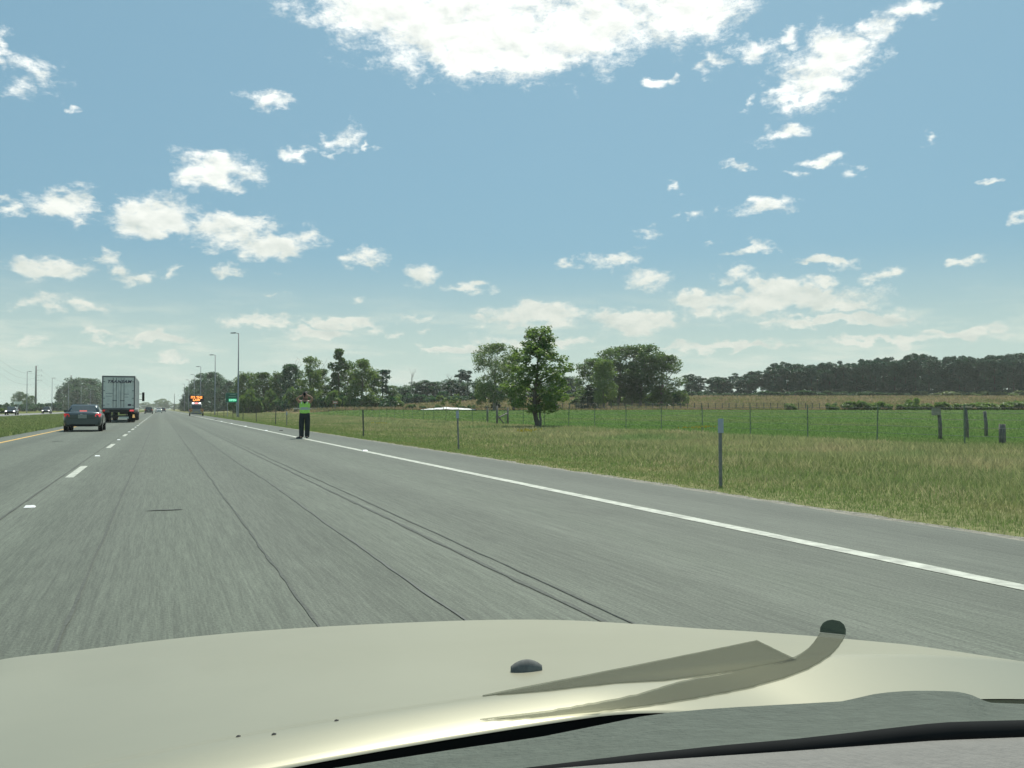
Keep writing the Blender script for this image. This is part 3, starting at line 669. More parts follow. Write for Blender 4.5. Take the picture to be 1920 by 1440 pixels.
for i, x in enumerate(range(440, 745, 13)):
    q = 178 + rt.uniform(-4, 8) if x > 560 else 205 + rt.uniform(-4, 8)
    plant('shrub', i % 3, ['leaf_broad', 'leaf_dark', 'leaf_light'][(i * 7) % 3], x + rt.uniform(-4, 4), rt.uniform(722, 748), q, rt.uniform(11, 17), 'leafy undergrowth bush along the foot of the roadside wood', 'bush', GU, H=3.0)
GL = 'dark undergrowth below the far woodland'
for i, x in enumerate(range(742, 1090, 14)):
    plant('shrub', i % 3, 'leaf_dark', x + rt.uniform(-4, 4), rt.uniform(730, 744), 258 + rt.uniform(-4, 4), rt.uniform(12, 17), 'dark undergrowth bush below the low far woodland', 'bush', GL, H=3.0)
for i, x in enumerate(range(1095, 1290, 15)):
    plant('shrub', i % 3, 'leaf_dark' if i % 2 else 'leaf_broad', x + rt.uniform(-4, 4), rt.uniform(722, 738), 206 + rt.uniform(-4, 4), rt.uniform(12, 16), 'leafy undergrowth bush beneath the large oak clump', 'bush', 'undergrowth beneath the oak clump', H=3.0)
GC = 'far dark trees behind the green field'
for i, (x, y, q, w) in enumerate([(750, 726, 275, 12), (762, 721, 275, 14), (779, 714, 280, 12), (795, 712, 280, 13), (811, 715, 280, 13), (828, 713, 285, 14), (846, 709, 285, 13), (893, 716, 285, 14), (912, 720, 285, 14), (1052, 712, 300, 12), (1066, 704, 300, 12), (1080, 709, 300, 12), (935, 722, 285, 14), (958, 722, 285, 14), (985, 722, 285, 14), (1010, 720, 290, 14), (1032, 718, 290, 14), (870, 716, 285, 14)]):
    plant('mass', i % 4, 'leaf_dark', x, y, q, w * 1.3, 'far dark tree in the low woodland band behind the green field', 'tree', GC)
plant('pine', 1, 'leaf_pine', 862, 692, 290, 8, 'thin dark pine standing above the low woodland, left of the pale airy tree')
plant('pine', 2, 'leaf_pine', 877, 694, 290, 8, 'second thin pine above the low woodland, touching the pale airy tree')
# trees standing at the field's far edge
plant('oak', 0, 'leaf_broad', 1118, 670, 188, 36, 'left part of the large oak clump, its lower leafy tree', name='oak_tree')
plant('oak', 1, 'leaf_broad', 1160, 648, 195, 46, 'large spreading oak with open crown, left of the clump top', name='oak_tree', bark='bark_pale')
plant('oak', 2, 'leaf_broad', 1202, 644, 192, 46, 'large spreading oak in the middle of the clump beyond the field', name='oak_tree', bark='bark_pale')
plant('oak', 0, 'leaf_broad', 1240, 664, 190, 36, 'right hand oak at the end of the clump beyond the field', name='oak_tree')
plant('broad', 2, 'leaf_light', 1132, 672, 166, 20, 'lighter green tree in front of the oak clump, right of the dark cedar')
plant('cedar', 0, 'leaf_cedar', 1102, 721, 160, 18, 'dark cone shaped cedar at the far edge of the field, left of the oaks', H=5.0)
plant('cedar', 1, 'leaf_cedar', 1040, 744, 160, 11, 'small dark cedar half hidden behind the lone tree with bent trunk', H=5.0)
plant('cedar', 2, 'leaf_cedar', 925, 735, 162, 11, 'grey green cone shaped cedar below the pale airy tree', H=5.0)
plant('sapling', 0, 'leaf_light', 902, 722, 160, 12, 'slim light green young tree at the field edge, left of the grey cedar', H=4.0)
plant('sapling', 1, 'leaf_light', 854, 738, 160, 10, 'small light green young tree behind the white tarp in the field', H=4.0)
plant('sapling', 2, 'leaf_light', 828, 741, 166, 9, 'pale young tree at the field edge above the left half of the tarp', H=4.0)
plant('sapling', 0, 'leaf_light', 1080, 735, 165, 13, 'light green young tree left beside the dark cone shaped cedar', H=4.0)
plant('sapling', 1, 'leaf_broad', 970, 738, 160, 11, 'young leafy tree behind the lone tree, left of its trunk', H=4.0)
plant('sapling', 2, 'leaf_light', 1285, 737, 185, 8, 'little green tree on the dry grass right of the oak clump', H=4.0)
GD = 'low bushes along the far field edge'
for i, (x, y, w) in enumerate([(770, 757, 10), (795, 760, 9), (820, 758, 8), (868, 760, 10), (885, 758, 9), (945, 762, 8), (1180, 758, 9), (1220, 752, 14), (1250, 752, 13), (1150, 755, 10), (1275, 752, 9)]):
    plant('shrub', i % 3, 'leaf_broad', x, y, 163 + (20 if x > 1140 else 0), w, 'low green bush in the dry grass along the far field edge', 'bush', GD, H=3.0)
GE = 'bright bushes along the right far edge of the field'
for i, (x, y, w) in enumerate([(1482, 762, 8), (1560, 761, 9), (1595, 758, 12), (1618, 757, 11), (1640, 760, 9), (1655, 758, 11), (1690, 764, 9), (1712, 751, 11), (1735, 762, 11), (1762, 759, 10), (1785, 762, 12), (1812, 763, 11), (1840, 760, 14), (1868, 762, 13), (1892, 759, 13), (1918, 757, 14), (1950, 758, 14), (1985, 758, 14)]):
    plant('shrub', i % 3, 'leaf_light', x, y - 7, 155.2 + rt.uniform(0, 1.5), w * 1.3, 'bright green bush along the right far edge of the mown field', 'bush', GE, H=3.0)
# pine wood on the right
top = [(1280, 706), (1330, 699), (1360, 702), (1430, 696), (1450, 683), (1520, 685), (1600, 680), (1640, 674), (1700, 670), (1720, 664), (1760, 672), (1830, 670), (1880, 669), (1960, 662), (2250, 655)]
GF = 'pines of the dark wood beyond the right of the field'
for r_, (q, st_, dy) in enumerate([(300, 11.5, 6), (315, 10.5, 0), (332, 11, -1)]):
    x = 1283 + r_ * 4
    while x < 2240:
        y = np.interp(x, [a for a, _ in top], [b for _, b in top]) + dy + rt.uniform(-5, 6)
        edge = x < 1440
        if not (edge and rt.random() < .35):
            plant('woodpine' if (not edge or r_ == 0) else 'pine', rt.randrange(4), 'leaf_pine', x, y + (rt.uniform(0, 7) if edge else 0), q + rt.uniform(-4, 4), rt.uniform(8.5, 12.5), 'dark pine in the dense wood beyond the right of the field', 'tree', GF)
        x += st_ * rt.uniform(.75, 1.25)
GH = 'scrub at the foot of the dark pine wood'
for i, x in enumerate(range(1290, 2100, 24)):
    plant('shrub', i % 3, 'leaf_dark' if x < 1700 else 'leaf_pale', x, 734 + rt.uniform(-3, 3), 293, rt.uniform(14, 19), 'grey green scrub at the foot of the dark pine wood', 'bush', GH, H=3.0)
# trees left of the opposite road
GI = 'dark tall trees left of the opposite road'
for i, (x, y, q, w) in enumerate([(112, 738, 470, 8), (123, 716, 480, 11), (136, 706, 490, 13), (152, 708, 500, 15), (168, 708, 520, 14), (183, 714, 560, 13), (197, 725, 600, 13), (145, 725, 470, 13), (172, 728, 500, 13)]):
    plant('mass', i % 4, 'leaf_dark', x, y, q, w * 1.35, 'tall dark tree in the clump left of the white trailer', 'tree', GI)
plant('airy', 1, 'leaf_broad', 34, 733, 400, 9, 'thin open tree behind the white roadside board on the far left', bark='bark_pale')
plant('airy', 2, 'leaf_broad', 47, 737, 405, 8, 'small open tree beside the first left street lamp')
plant('airy', 0, 'leaf_broad', 60, 741, 400, 8, 'small open tree left of the tall concrete power pole')
GJ = 'hedge bushes beyond the opposite road'
for i, x in enumerate(range(-90, 118, 11)):
    plant('shrub', i % 3, 'leaf_dark', x, 756 + rt.uniform(-3, 3), 380 + rt.uniform(-8, 8), rt.uniform(8, 11), 'dark green hedge bush beyond the opposite road', 'bush', GJ, H=3.0)
plant('shrub', 1, 'leaf_light', 3, 764, 215, 9, 'light green bush at the left picture edge beside the opposite road', 'bush', H=3.0)
# far end of the road
GK = 'hazy trees at the far end of the road'
for i, (x, y, q, w) in enumerate([(297, 750, 1050, 9), (305, 747, 1080, 9), (313, 751, 1060, 8), (262, 756, 1150, 8), (273, 754, 1150, 9), (284, 757, 1160, 8), (326, 757, 900, 7), (335, 757, 850, 8), (342, 754, 800, 8), (250, 758, 1200, 8), (236, 758, 1200, 9)]):
    plant('oak', i % 3, 'leaf_broad', x, y, q, w, 'hazy rounded tree far ahead at the end of the road', 'tree', GK, name='distant_tree')
# bare dead trees
def snag(x, ytop, q, label, seed):
    loc = at(x, q); H = zpix(ytop, q) - loc.z; rng = np.random.default_rng(seed)
    o = thing('dead_tree', label, 'tree', loc); b = MB(); limb(b, (0, 0, -.2), (0, 0, H * .8), .14, .05, rng, 5, .02)
    b.build('trunk', M['dead'], o)
    for i in range(6):
        f = rng.uniform(.55, .8); a = rng.uniform(-1, 1) * .9
        b = MB(); p1 = (math.sin(a) * H * .16, rng.normal(0, .3), H * (f + rng.uniform(.12, .2))); limb(b, (0, 0, H * f), p1, .05, .02, rng, 3, .08, 5)
        limb(b, p1, (p1[0] + rng.normal(0, .5), p1[1], min(H, p1[2] + H * .06)), .03, .012, rng, 2, .05, 4); b.build('branch', M['dead'], o)
snag(772, 688, 265, 'bare dead tree poking above the low woodland left of the tarp', 3)
snag(553, 669, 235, 'bare dead branches above the dark round topped tree', 4)
snag(598, 662, 205, 'bare grey dead tree just right of the bright green tree', 5)
snag(842, 700, 290, 'short dead snag above the low woodland, left of the thin pines', 6)
# weeds about the foot of the lone tree
for i, (x, q, w, y) in enumerate([(985, 55, 14, 800), (1020, 54, 18, 798), (1045, 55, 12, 798), (1003, 52, 16, 802), (1065, 56, 9, 797)]):
    plant('shrub', i % 3, 'leaf_broad', x, y, q, w, 'low weeds growing round the foot of the lone bent tree', 'weeds', 'weeds round the foot of the lone tree', H=3.0, name='weed_clump')

# ------------------------------------------------------------------ street lamps and power line
def lamp_parts(o, H, side):
    MB().tube([(0, 0, -.2), (0, 0, .5), (0, 0, H)], [.13, .12, .075], 10).build('pole', M['pole'], o)
    MB().box((0, 0, .12), (.36, .36, .24)).build('base', M['pole_dark'], o)
    MB().tube([(0, 0, H - .08), (side * .25, 0, H + .02), (side * .6, 0, H + .02)], [.055, .05, .045], 7).build('arm', M['pole'], o)
    h = MB(); x0, x1 = side * .42, side * 1.12
    h.add([(x0, -.1, H - .06), (x0, .1, H - .06), (x0, .1, H + .12), (x0, -.1, H + .12), (x1, -.17, H - .08), (x1, .17, H - .08), (x1, .13, H + .05), (x1, -.13, H + .05)],
          [(0, 1, 2, 3), (4, 7, 6, 5), (0, 4, 5, 1), (1, 5, 6, 2), (2, 6, 7, 3), (3, 7, 4, 0)]).build('lamp_head', M['pole'], o)
right_lamps = [(446.5, 128), (403, 180), (376, 230), (364, 283), (354, 335), (346, 392)]
first = None
for i, (x, q) in enumerate(right_lamps):
    X, Y = pt(x, q); lab = ['nearest tall street lamp on the right verge, beside the green sign', 'second street lamp on the right, between patrol vehicle and green sign', 'third street lamp on the right, rising above the lit message board'][i] if i < 3 else 'distant street lamp in front of the dark wood, behind the message board'
    if first is None:
        first = thing('street_lamp', lab, 'street lamp', (X, Y, gz(X, Y)), 0, 'street lamps on the right verge'); lamp_parts(first, 12.2, -1)
    else:
        o = copy_tree(first); o.location = (X, Y, gz(X, Y)); o['label'] = lab
first = None
for i, (x, q) in enumerate([(50.5, 262), (97.5, 318), (128.5, 374), (152, 428), (170, 485)]):
    X, Y = pt(x, q); lab = ['tallest looking left street lamp, beside the concrete power pole', 'left street lamp between power pole and dark tree clump'][i] if i < 2 else 'left street lamp standing against the dark tree clump'
    if first is None:
        first = thing('street_lamp', lab, 'street lamp', (X, Y, gz(X, Y)), 0, 'street lamps along the opposite road'); lamp_parts(first, 12.2, 1)
    else:
        o = copy_tree(first); o.location = (X, Y, gz(X, Y)); o['label'] = lab
pp = []
X0, Y0 = pt(67, 400); dY = 122
for i, (Y, lab) in enumerate([(Y0, 'thick concrete power pole with three side arms on the far left'), (Y0 + dY, 'farther power pole showing its tip above the dark tree clump'), (Y0 - dY, 'near power pole outside the left edge carrying the three wires')]):
    loc = (X0 + (4.0 if i == 1 else 0), Y, gz(X0, Y)); o = thing('power_pole', lab, 'power pole', loc, 0, 'power poles left of the opposite road'); H = 20.6
    MB().tube([(0, 0, -.3), (0, 0, H)], [.46, .30], 10).build('pole', M['pole_dark'], o)
    for zz in (H - 2.0, H - 4.3, H - 6.6):
        MB().tube([(0, 0, zz), (1.3, 0, zz + .1), (2.3, 0, zz + .25)], [.07, .06, .045], 6).build('arm', M['pole_dark'], o)
        MB().tube([(2.3, 0, zz + .3), (2.3, 0, zz - .25)], .07, 6).build('insulator', M['pole_dark'], o)
    MB().tube([(0, 0, H - .1), (.9, 0, H + .15)], [.05, .03], 5).build('top_arm', M['pole_dark'], o)
    pp.append(Vector(loc))
for k, zz in enumerate((20.6 - 2.25, 20.6 - 4.55, 20.6 - 6.85)):
    for a, b_ in ((2, 0), (0, 1)):
        P0, P1 = pp[a] + Vector((2.3, 0, zz)), pp[b_] + Vector((2.3, 0, zz))
        pts = [P0.lerp(P1, f) - Vector((0, 0, 3.0 * (1 - (2 * f - 1) ** 2))) for f in np.linspace(0, 1, 15)]
        o = MB().tube(pts, .022, 4, False).build('power_wire', M['wire'])
        tag(o, 'sagging power wire strung ' + ('left of the concrete power pole' if a == 2 else 'right of the pole towards the dark trees'), 'wire', 'power wires left of the opposite road')
X, Y = pt(327, 620)
o = thing('power_pole', 'far thin dark pole left of the roadside wood, over the distant road', 'power pole', (X, Y, 0)); MB().tube([(0, 0, -.2), (0, 0, zpix(738, 620))], [.3, .2], 6).build('pole', M['pole_dark'], o)

# ------------------------------------------------------------------ roadside posts and fences
pm = MB().box((0, 0, .56), (.065, .045, 1.18)); pm = pm.box((0, .03, .56), (.02, .05, 1.18)).mesh('post_shaft'); pm.materials.append(M['post'])
posts = [(682, 38.5), (517, 67.5), (481, 81), (456, 94), (437, 108), (420, 122), (408, 136), (396, 150)]
for x, q in posts:
    X, Y = pt(x, q); o = thing('marker_post', 'thin dark steel post standing in the rough verge grass' if x != 682 else 'thin dark steel post in the verge, right of the standing person', 'post', (X, Y, gz(X, Y)), -.2, 'dark posts along the verge')
    ob = link('post_shaft', pm, None, o); ob.rotation_euler = (0, rt.uniform(-.03, .03), 0); ob.scale = (1, 1, 1.0 if q < 60 else 1.02)
for x, q, lab, hgt, top_ in [(860, 26.0, 'slim grey post with pale top standing in the verge left of the lone tree', 1.13, 'plate_grey'), (1350, 13.7, 'nearest grey post with pale blue plate on the right verge', 1.03, 'plate_grey'), (538, 62, 'pale weathered post directly left of the standing person', 1.0, 'plate_grey')]:
    X, Y = pt(x, q); o = thing('marker_post', lab, 'post', (X, Y, gz(X, Y)), -TH)
    b = MB(); b.box((0, 0, hgt / 2 - .05), (.045, .05, hgt + .1)); b.box((0, .03, hgt / 2 - .05), (.015, .06, hgt + .1)); ob = b.build('post_shaft', M['post_grey'], o)
    MB().box((0, -.033, hgt - .10), (.085, .012, .22)).build('marker_plate', M[top_], o)
    if x == 860: o.rotation_euler = (0, -.03, -TH)
# wire fence between verge and field
FXX = 23.0; fence = thing('wire_fence', 'long wire field fence on thin green grey steel posts', 'fence', (FXX, 30, gz(FXX, 30)))
fp = MB().box((0, 0, .63), (.028, .036, 1.36)).mesh('fence_post'); fp.materials.append(M['post_green'])
fys = list(np.arange(6, 175, 3.55))
for Y in fys:
    ob = link('fence_post', fp, None, fence, (rt.uniform(-.05, .05), Y - 30, gz(FXX, Y) - gz(FXX, 30))); ob.rotation_euler = (rt.uniform(-.03, .03), rt.uniform(-.03, .03), 0)
for h in (.35, .6, .85, 1.05, 1.22):
    MB().tube([(0, Y - 30, gz(FXX, Y) - gz(FXX, 30) + h + (.0 if i % 2 else -.012)) for i, Y in enumerate(fys)], .0045, 4, False).build('wire', M['wire'], fence)
# second fence at the far edge of the field
ff = thing('wire_fence', 'low dark fence along the far edge of the green field', 'fence', at(1150, 157))
base = at(1150, 157)
pts = [at(x, 157.6) for x in range(990, 1560, 13)]
fp2 = MB().box((0, 0, .6), (.10, .10, 1.4)).mesh('fence_post'); fp2.materials.append(M['post'])
for p in pts: link('fence_post', fp2, None, ff, p - base)
for h in (.5, .9, 1.2): MB().tube([p - base + Vector((0, 0, h)) for p in pts], .012, 4, False).build('wire', M['wire'], ff)
# wooden brace assembly and stub by the lone tree
br = thing('fence_brace', 'dark wooden fence brace with three posts and sloping rails', 'fence brace', at(932, 62)); b0 = at(932, 62)
P3 = [at(914, 68) - b0, at(932, 62) - b0, at(952, 65) - b0]
for p, h in zip(P3, (1.2, 1.38, 1.25)): MB().tube([p - Vector((0, 0, .2)), p + Vector((0, 0, h))], [.085, .075], 8).build('post', M['wood'], br)
MB().tube([P3[1] + Vector((0, 0, .75)), P3[0] + Vector((.1, -3.2, .08))], .05, 6).build('rail', M['wood'], br)
MB().tube([P3[1] + Vector((0, 0, .50)), P3[2] + Vector((0, 0, .85))], .05, 6).build('rail', M['wood'], br)
o = thing('fence_post', 'short crooked wooden post close to the lone tree trunk', 'post', at(1013, 54)); MB().tube([(0, 0, -.2), (.02, 0, .5), (-.03, 0, .8), (.0, 0, 1.3)], [.085, .08, .075, .07], 8).build('post_shaft', M['wood'], o)
# wooden posts on the right
for x, yb, yt, lab, cap in [(1762, 826, 766, 'thick wooden post with a pale box on top, leftmost of the right hand posts', 'box'), (1812, 824, 764, 'wooden post with a pale orange flat cap, middle of the right hand posts', 'cap'), (1848, 821, 771, 'plain thin wooden post, third of the right hand posts', None), (1878, 835, 795, 'short thick wooden stump post at the right picture edge', None)]:
    q = CH * F / (yb - HY); X, Y = pt(x, q); h = (yb - yt) / F * q; o = thing('wooden_post', lab, 'post', (X, Y, gz(X, Y)), -TH)
    r = .07 if x < 1870 else .11
    MB().tube([(0, 0, -.2), (.0, 0, h * .5), (-.05 if x < 1870 else 0, 0, h)], [r, r * .95, r * .9], 9).build('post_shaft', M['wood'], o)
    if cap == 'box': MB().box((-.14, 0, h - .12), (.26, .18, .26)).build('mount_box', mat('pale_box', (.30, .28, .22), .7, var=.2), o)
    if cap == 'cap':
        MB().box((0, 0, h + .03), (.30, .2, .05)).build('cap', mat('pale_cap', (.62, .47, .34), .6), o)
X, Y = pt(1950, 36); tb = thing('wooden_post', 'wooden post just outside the right picture edge', 'post', (X, Y, gz(X, Y))); MB().tube([(0, 0, -.2), (0, 0, 1.2)], .08, 8).build('post_shaft', M['wood'], tb)

# ------------------------------------------------------------------ things lying in the field
b0 = at(840, 150); tp = thing('tarpaulin', 'long low white tarp with two humps lying in the green field', 'tarp', b0, -TH)
for (xa, xb, hgt, dip) in [(-4.9, -.75, .50, 0.), (-.65, 5.0, .55, .0)]:
    P = []
    for u in np.linspace(0, 1, 13):
        row = []
        for v in np.linspace(0, 1, 6):
            s_ = math.sin(math.pi * v) ** .6; e = (u ** .7 if xa < -1 else (1 - u) ** .55)
            row.append((xa + (xb - xa) * u, -.9 + 1.8 * v, .06 + hgt * e * (.35 + .65 * s_) + .02 * math.sin(u * 19)))
        P.append(row)
    MB().grid(P).build('sheet', M['white_sheet'], tp)
MB().box((-2.8, -.93, .06), (4.3, .06, .16)).build('frame', M['trailer_dark'], tp); MB().box((2.2, -.93, .06), (5.6, .06, .14)).build('frame', M['trailer_dark'], tp)
b0 = at(577, 176); o = thing('low_barrier', 'pale low rail at the foot of the wood behind the standing person', 'barrier', b0, -TH)
MB().box((0, 0, .55), (5.6, .12, .22)).build('rail', mat('pale_rail', (.62, .58, .5), .7, var=.15), o)
for x in (-2.5, -.8, .9, 2.5): MB().box((x, .08, .22), (.1, .04, .6)).build('post', M['wood'], o)
o = thing('small_sign', 'small faded red sign on a thin post right of the person', 'sign', at(628.5, 160), -TH)
MB().tube([(0, 0, -.2), (0, 0, 1.25)], .035, 6).build('post', M['galv'], o); MB().box((0, -.05, 1.5), (.9, .04, .46)).build('panel', M['red_sign'], o); MB().box((0, -.077, 1.5), (.62, .012, .18)).build('pale_band', M['plate_white'], o)
o = thing('roadside_board', 'small white board on a post beyond the opposite road', 'sign', at(34, 330), 0)
MB().tube([(0, 0, -.2), (0, 0, 3.2)], .12, 6).build('post', M['galv'], o); MB().box((0, -.1, 3.4), (2.4, .08, .9)).build('panel', M['white_sheet'], o)
# guard rail in the distance
o = thing('guard_rail', 'pale distant guard rail beyond the patrol vehicle', 'guard rail', (9.4, 235, 0))
MB().box((0, 40, .65), (.08, 92, .3)).build('rail', M['white_sheet'], o)
for y in np.arange(-4, 86, 8): MB().box((.1, y, .3), (.1, .15, .8)).build('post', M['wood'], o)

# green sign
X, Y = pt(435, 139); sg = thing('green_sign', 'green road sign with a lit OPEN panel on two posts', 'road sign', (X, Y, gz(X, Y)), -TH * .4)
for x in (-.68, .68): MB().box((x, .08, 1.1), (.1, .1, 2.6)).build('post', M['galv'], sg)
MB().box((0, 0, 2.98), (1.90, .06, 1.50)).build('panel', M['sign_green'], sg)
for (c, d) in [((0, -.034, 3.71), (1.86, .012, .03)), ((0, -.034, 2.25), (1.86, .012, .03)), ((-.93, -.034, 2.98), (.03, .012, 1.43)), ((.93, -.034, 2.98), (.03, .012, 1.43))]: MB().box(c, d).build('border', M['sign_white'], sg)
MB().box((.12, -.036, 3.48), (.78, .012, .055)).build('text_line', M['sign_white'], sg); MB().box((.05, -.036, 3.14), (1.1, .012, .055)).build('text_line', M['sign_white'], sg)
pn = MB().box((.10, -.045, 2.60), (1.22, .04, .50)).build('lit_panel', M['sign_lit'], sg)
lt = link('lettering', text_mesh('OPEN', .40, .006, 0, .012, 1.1), M['sign_text'], pn, (.10, -.075, 2.60)); lt.rotation_euler = (R(90), 0, 0)

# ------------------------------------------------------------------ vehicles
def wheel(parent, x, y, r, w, name='wheel'):
    side = 1 if x > 0 else -1
    tb = MB(); n = 22; prof = [(-.5, .80), (-.5, .95), (-.38, 1.0), (.38, 1.0), (.5, .95), (.5, .80)]
    P = [[(x + a * w, y + math.cos(k * 2 * math.pi / n) * r * b, r + math.sin(k * 2 * math.pi / n) * r * b) for (a, b) in prof] for k in range(n + 1)]
    tb.grid(P); wh = tb.build(name, M['tyre'], parent)
    rb = MB(); rb.tube([(x - .42 * w, y, r), (x + .42 * w, y, r)], r * .70, 18)
    rb.build('rim', M['rim'], wh)
    hub = MB()
    for k in range(5):
        a = k * 2 * math.pi / 5; hub.box((x + side * .44 * w, y + math.cos(a) * r * .36, r + math.sin(a) * r * .36), (.03, r * .1, r * .55), 0, a - math.pi / 2)
    hub.tube([(x + side * .4 * w, y, r), (x + side * .5 * w, y, r)], r * .14, 10); hub.build('spokes', M['rim'], wh)
def loft(sections):                                # each section: list of (x, y, z), right half mirrored here
    P = []
    for s in sections:
        full = [(-x, y, z) for (x, y, z) in reversed(s) if x > 1e-6] + list(s)
        P.append(full)
    b = MB(); b.grid([r + [r[0]] for r in P])
    n = len(P[0])
    b.add(P[0], [tuple(range(n))]); b.add(P[-1], [tuple(range(n))]); return b
def body_section(y, w, zb, zm, zt, crown=.03):
    return [(0, y, zb), (w * .80, y, zb), (w * .95, y, zb + .06), (w * .995, y, zb + .20), (w, y, zm), (w * .975, y, (zm + zt) / 2), (w * .93, y, zt - .05), (w * .86, y, zt), (w * .45, y, zt + crown * .8), (0, y, zt + crown)]
def quad_panel(A, B, C, D, u0, u1, v0, v1, off, m, name, parent, thick=.006, n=4):
    A, B, C, D = map(Vector, (A, B, C, D)); nrm = (B - A).cross(D - A).normalized()
    def P(u, v): return (A.lerp(B, u)).lerp(D.lerp(C, u), v) + nrm * off
    pl = [P(u0, v0), P(u1, v0), P(u1, v1), P(u0, v1)]
    return MB().prism(pl, nrm * thick).build(name, m, parent)
def car(kind, loc, rz, paint, label, group=None, W_=1.78, L=4.5, H=1.44, lights='rear', suv=False, cat='car', name='parked_car'):
    """a car with its rear at y=0 and its nose at +y"""
    o = thing(name, label, cat, loc, rz, group); w = W_ / 2; zt = .98 if not suv else 1.06; zb = .26 if not suv else .34; r = .33 if not suv else .37
    S = [body_section(0.0, w * .86, zb + .10, .62, zt - .12, .01), body_section(.05, w * .93, zb + .04, .64, zt - .03, .02), body_section(.22, w * .985, zb, .66, zt + .02), body_section(.9, w, zb, .68, zt + .03), body_section(1.6, w, zb, .68, zt),
         body_section(3.0, w, zb, .66, zt - .03), body_section(3.5, w * .99, zb, .62, zt - .08), body_section(4.15, w * .93, zb, .56, zt - .22), body_section(4.42, w * .82, zb + .04, .5, zt - .32), body_section(4.5, w * .70, zb + .1, .46, zt - .42)]
    S = [[(x, y * L / 4.5, z) for (x, y, z) in s] for s in S]
    loft(S).build('body', paint, o)
    k = L / 4.5
    if not suv: yb0, yb1, yt0, yt1, wt = .42 * k, 3.35 * k, 1.25 * k, 2.35 * k, w * .66
    else: yb0, yb1, yt0, yt1, wt = .06 * k, 3.3 * k, .36 * k, 2.5 * k, w * .74
    wb = w * .86; z0 = zt + .005; z1 = H - .05
    cab = []
    for f, wf, bulge in ((0, 1, 0), (.5, .5, .05), (1, 0, 0)):
        pass
    A = [(-wb, yb0, z0), (wb, yb0, z0), (wb, yb1, z0), (-wb, yb1, z0)]; T = [(-wt, yt0, z1), (wt, yt0, z1), (wt * .96, yt1, z1), (-wt * .96, yt1, z1)]
    bm = bmesh.new(); vs = [bm.verts.new(v) for v in A + T]
    for f in [(0, 1, 5, 4), (1, 2, 6, 5), (2, 3, 7, 6), (3, 0, 4, 7), (4, 5, 6, 7), (3, 2, 1, 0)]: bm.faces.new([vs[i] for i in f])
    bm.edges.ensure_lookup_table()
    bmesh.ops.bevel(bm, geom=[e for e in bm.edges if min(v.co.z for v in e.verts) > z0 + .02 or abs(e.verts[0].co.z - e.verts[1].co.z) > .1], offset=.09, segments=3, affect='EDGES', profile=.6)
    bmesh.ops.recalc_face_normals(bm, faces=bm.faces)
    me = bpy.data.meshes.new('roof'); bm.to_mesh(me); bm.free(); me.polygons.foreach_set('use_smooth', [True] * len(me.polygons)); link('roof', me, paint, o)
    MB().tube([(-wt * .7, (yt0 + .1), z1 - .005), (0, yt0 + .15, z1 + .045), (wt * .7, yt0 + .1, z1 - .005)], .012, 5).build('roof_trim', paint, o)
    g = M['glass']
    quad_panel(A[0], A[1], T[1], T[0], .09, .91, .10, .86, .004, g, 'rear_window', o)
    quad_panel(A[1], A[2], T[2], T[1], .14, .50, .10, .86, .004, g, 'side_window', o); quad_panel(A[1], A[2], T[2], T[1], .53, .86, .10, .86, .004, g, 'side_window', o)
    quad_panel(A[3], A[0], T[0], T[3], .14, .47, .10, .86, .004, g, 'side_window', o); quad_panel(A[3], A[0], T[0], T[3], .50, .86, .10, .86, .004, g, 'side_window', o)
    quad_panel(A[2], A[3], T[3], T[2], .08, .92, .08, .88, .004, g, 'windscreen', o)
    for x in (-w + .1, w - .1):
        for y in (.82 * k, 3.55 * k): wheel(o, x, y, r, .2)
    for x in (-w * .995, w * .995):
        for y in (.82 * k, 3.55 * k): MB().tube([(x - .005, y, r + .02), (x + .005, y, r + .02)], r * 1.13, 18).build('wheel_arch', M['black'], o)
    for s in (-1, 1):
        MB().box((s * (w + .10), 2.75 * k, zt + .06), (.2, .12, .14)).build('wing_mirror', paint, o)
        tl = MB(); tl.add([(s * w * .64, -.008, zt - .20), (s * w * .90, .02, zt - .24), (s * w * .985, .24, zt - .10), (s * w * .94, .03, zt - .04), (s * w * .70, -.004, zt - .07), (s * w * .90, .07, zt - .24), (s * w * .64, .04, zt - .20), (s * w * .70, .05, zt - .07)],
                          [(0, 1, 3, 4), (1, 2, 3), (5, 6, 7), (0, 6, 5, 1), (4, 3, 7), (1, 5, 2), (2, 7, 3), (5, 7, 2), (0, 4, 7, 6)]).build('tail_lamp', M['tail_on' if (lights == 'rear' and s > 0) else 'tail'], o)
        hl = MB().box((s * w * .70, 4.40 * k, zt - .32), (.30, .14, .15), -s * .35).build('head_lamp', M['head_on'] if lights == 'front' else M['glass'], o)
    MB().box((0, -.045 + .02, .46), (W_ * .80, .09, .20)).build('rear_bumper', paint, o)
    MB().box((0, -.04, .33), (W_ * .66, .07, .1)).build('valance', M['black'], o)
    MB().box((0, -.012, .78 if not suv else .7), (.40, .022, .19)).build('licence_plate', M['licence'], o)
    MB().box((0, 4.48 * k, .50), (W_ * .62, .08, .16)).build('grille', M['black'], o)
    if lights == 'rear':
        MB().box((0, (yb0 + .06 + .03), z0 + .075), (.34, .04, .06)).build('brake_lamp', M['brake_on'], o)
    return o
def road_loc(x, q): X, Y = pt(x, q); return X, Y

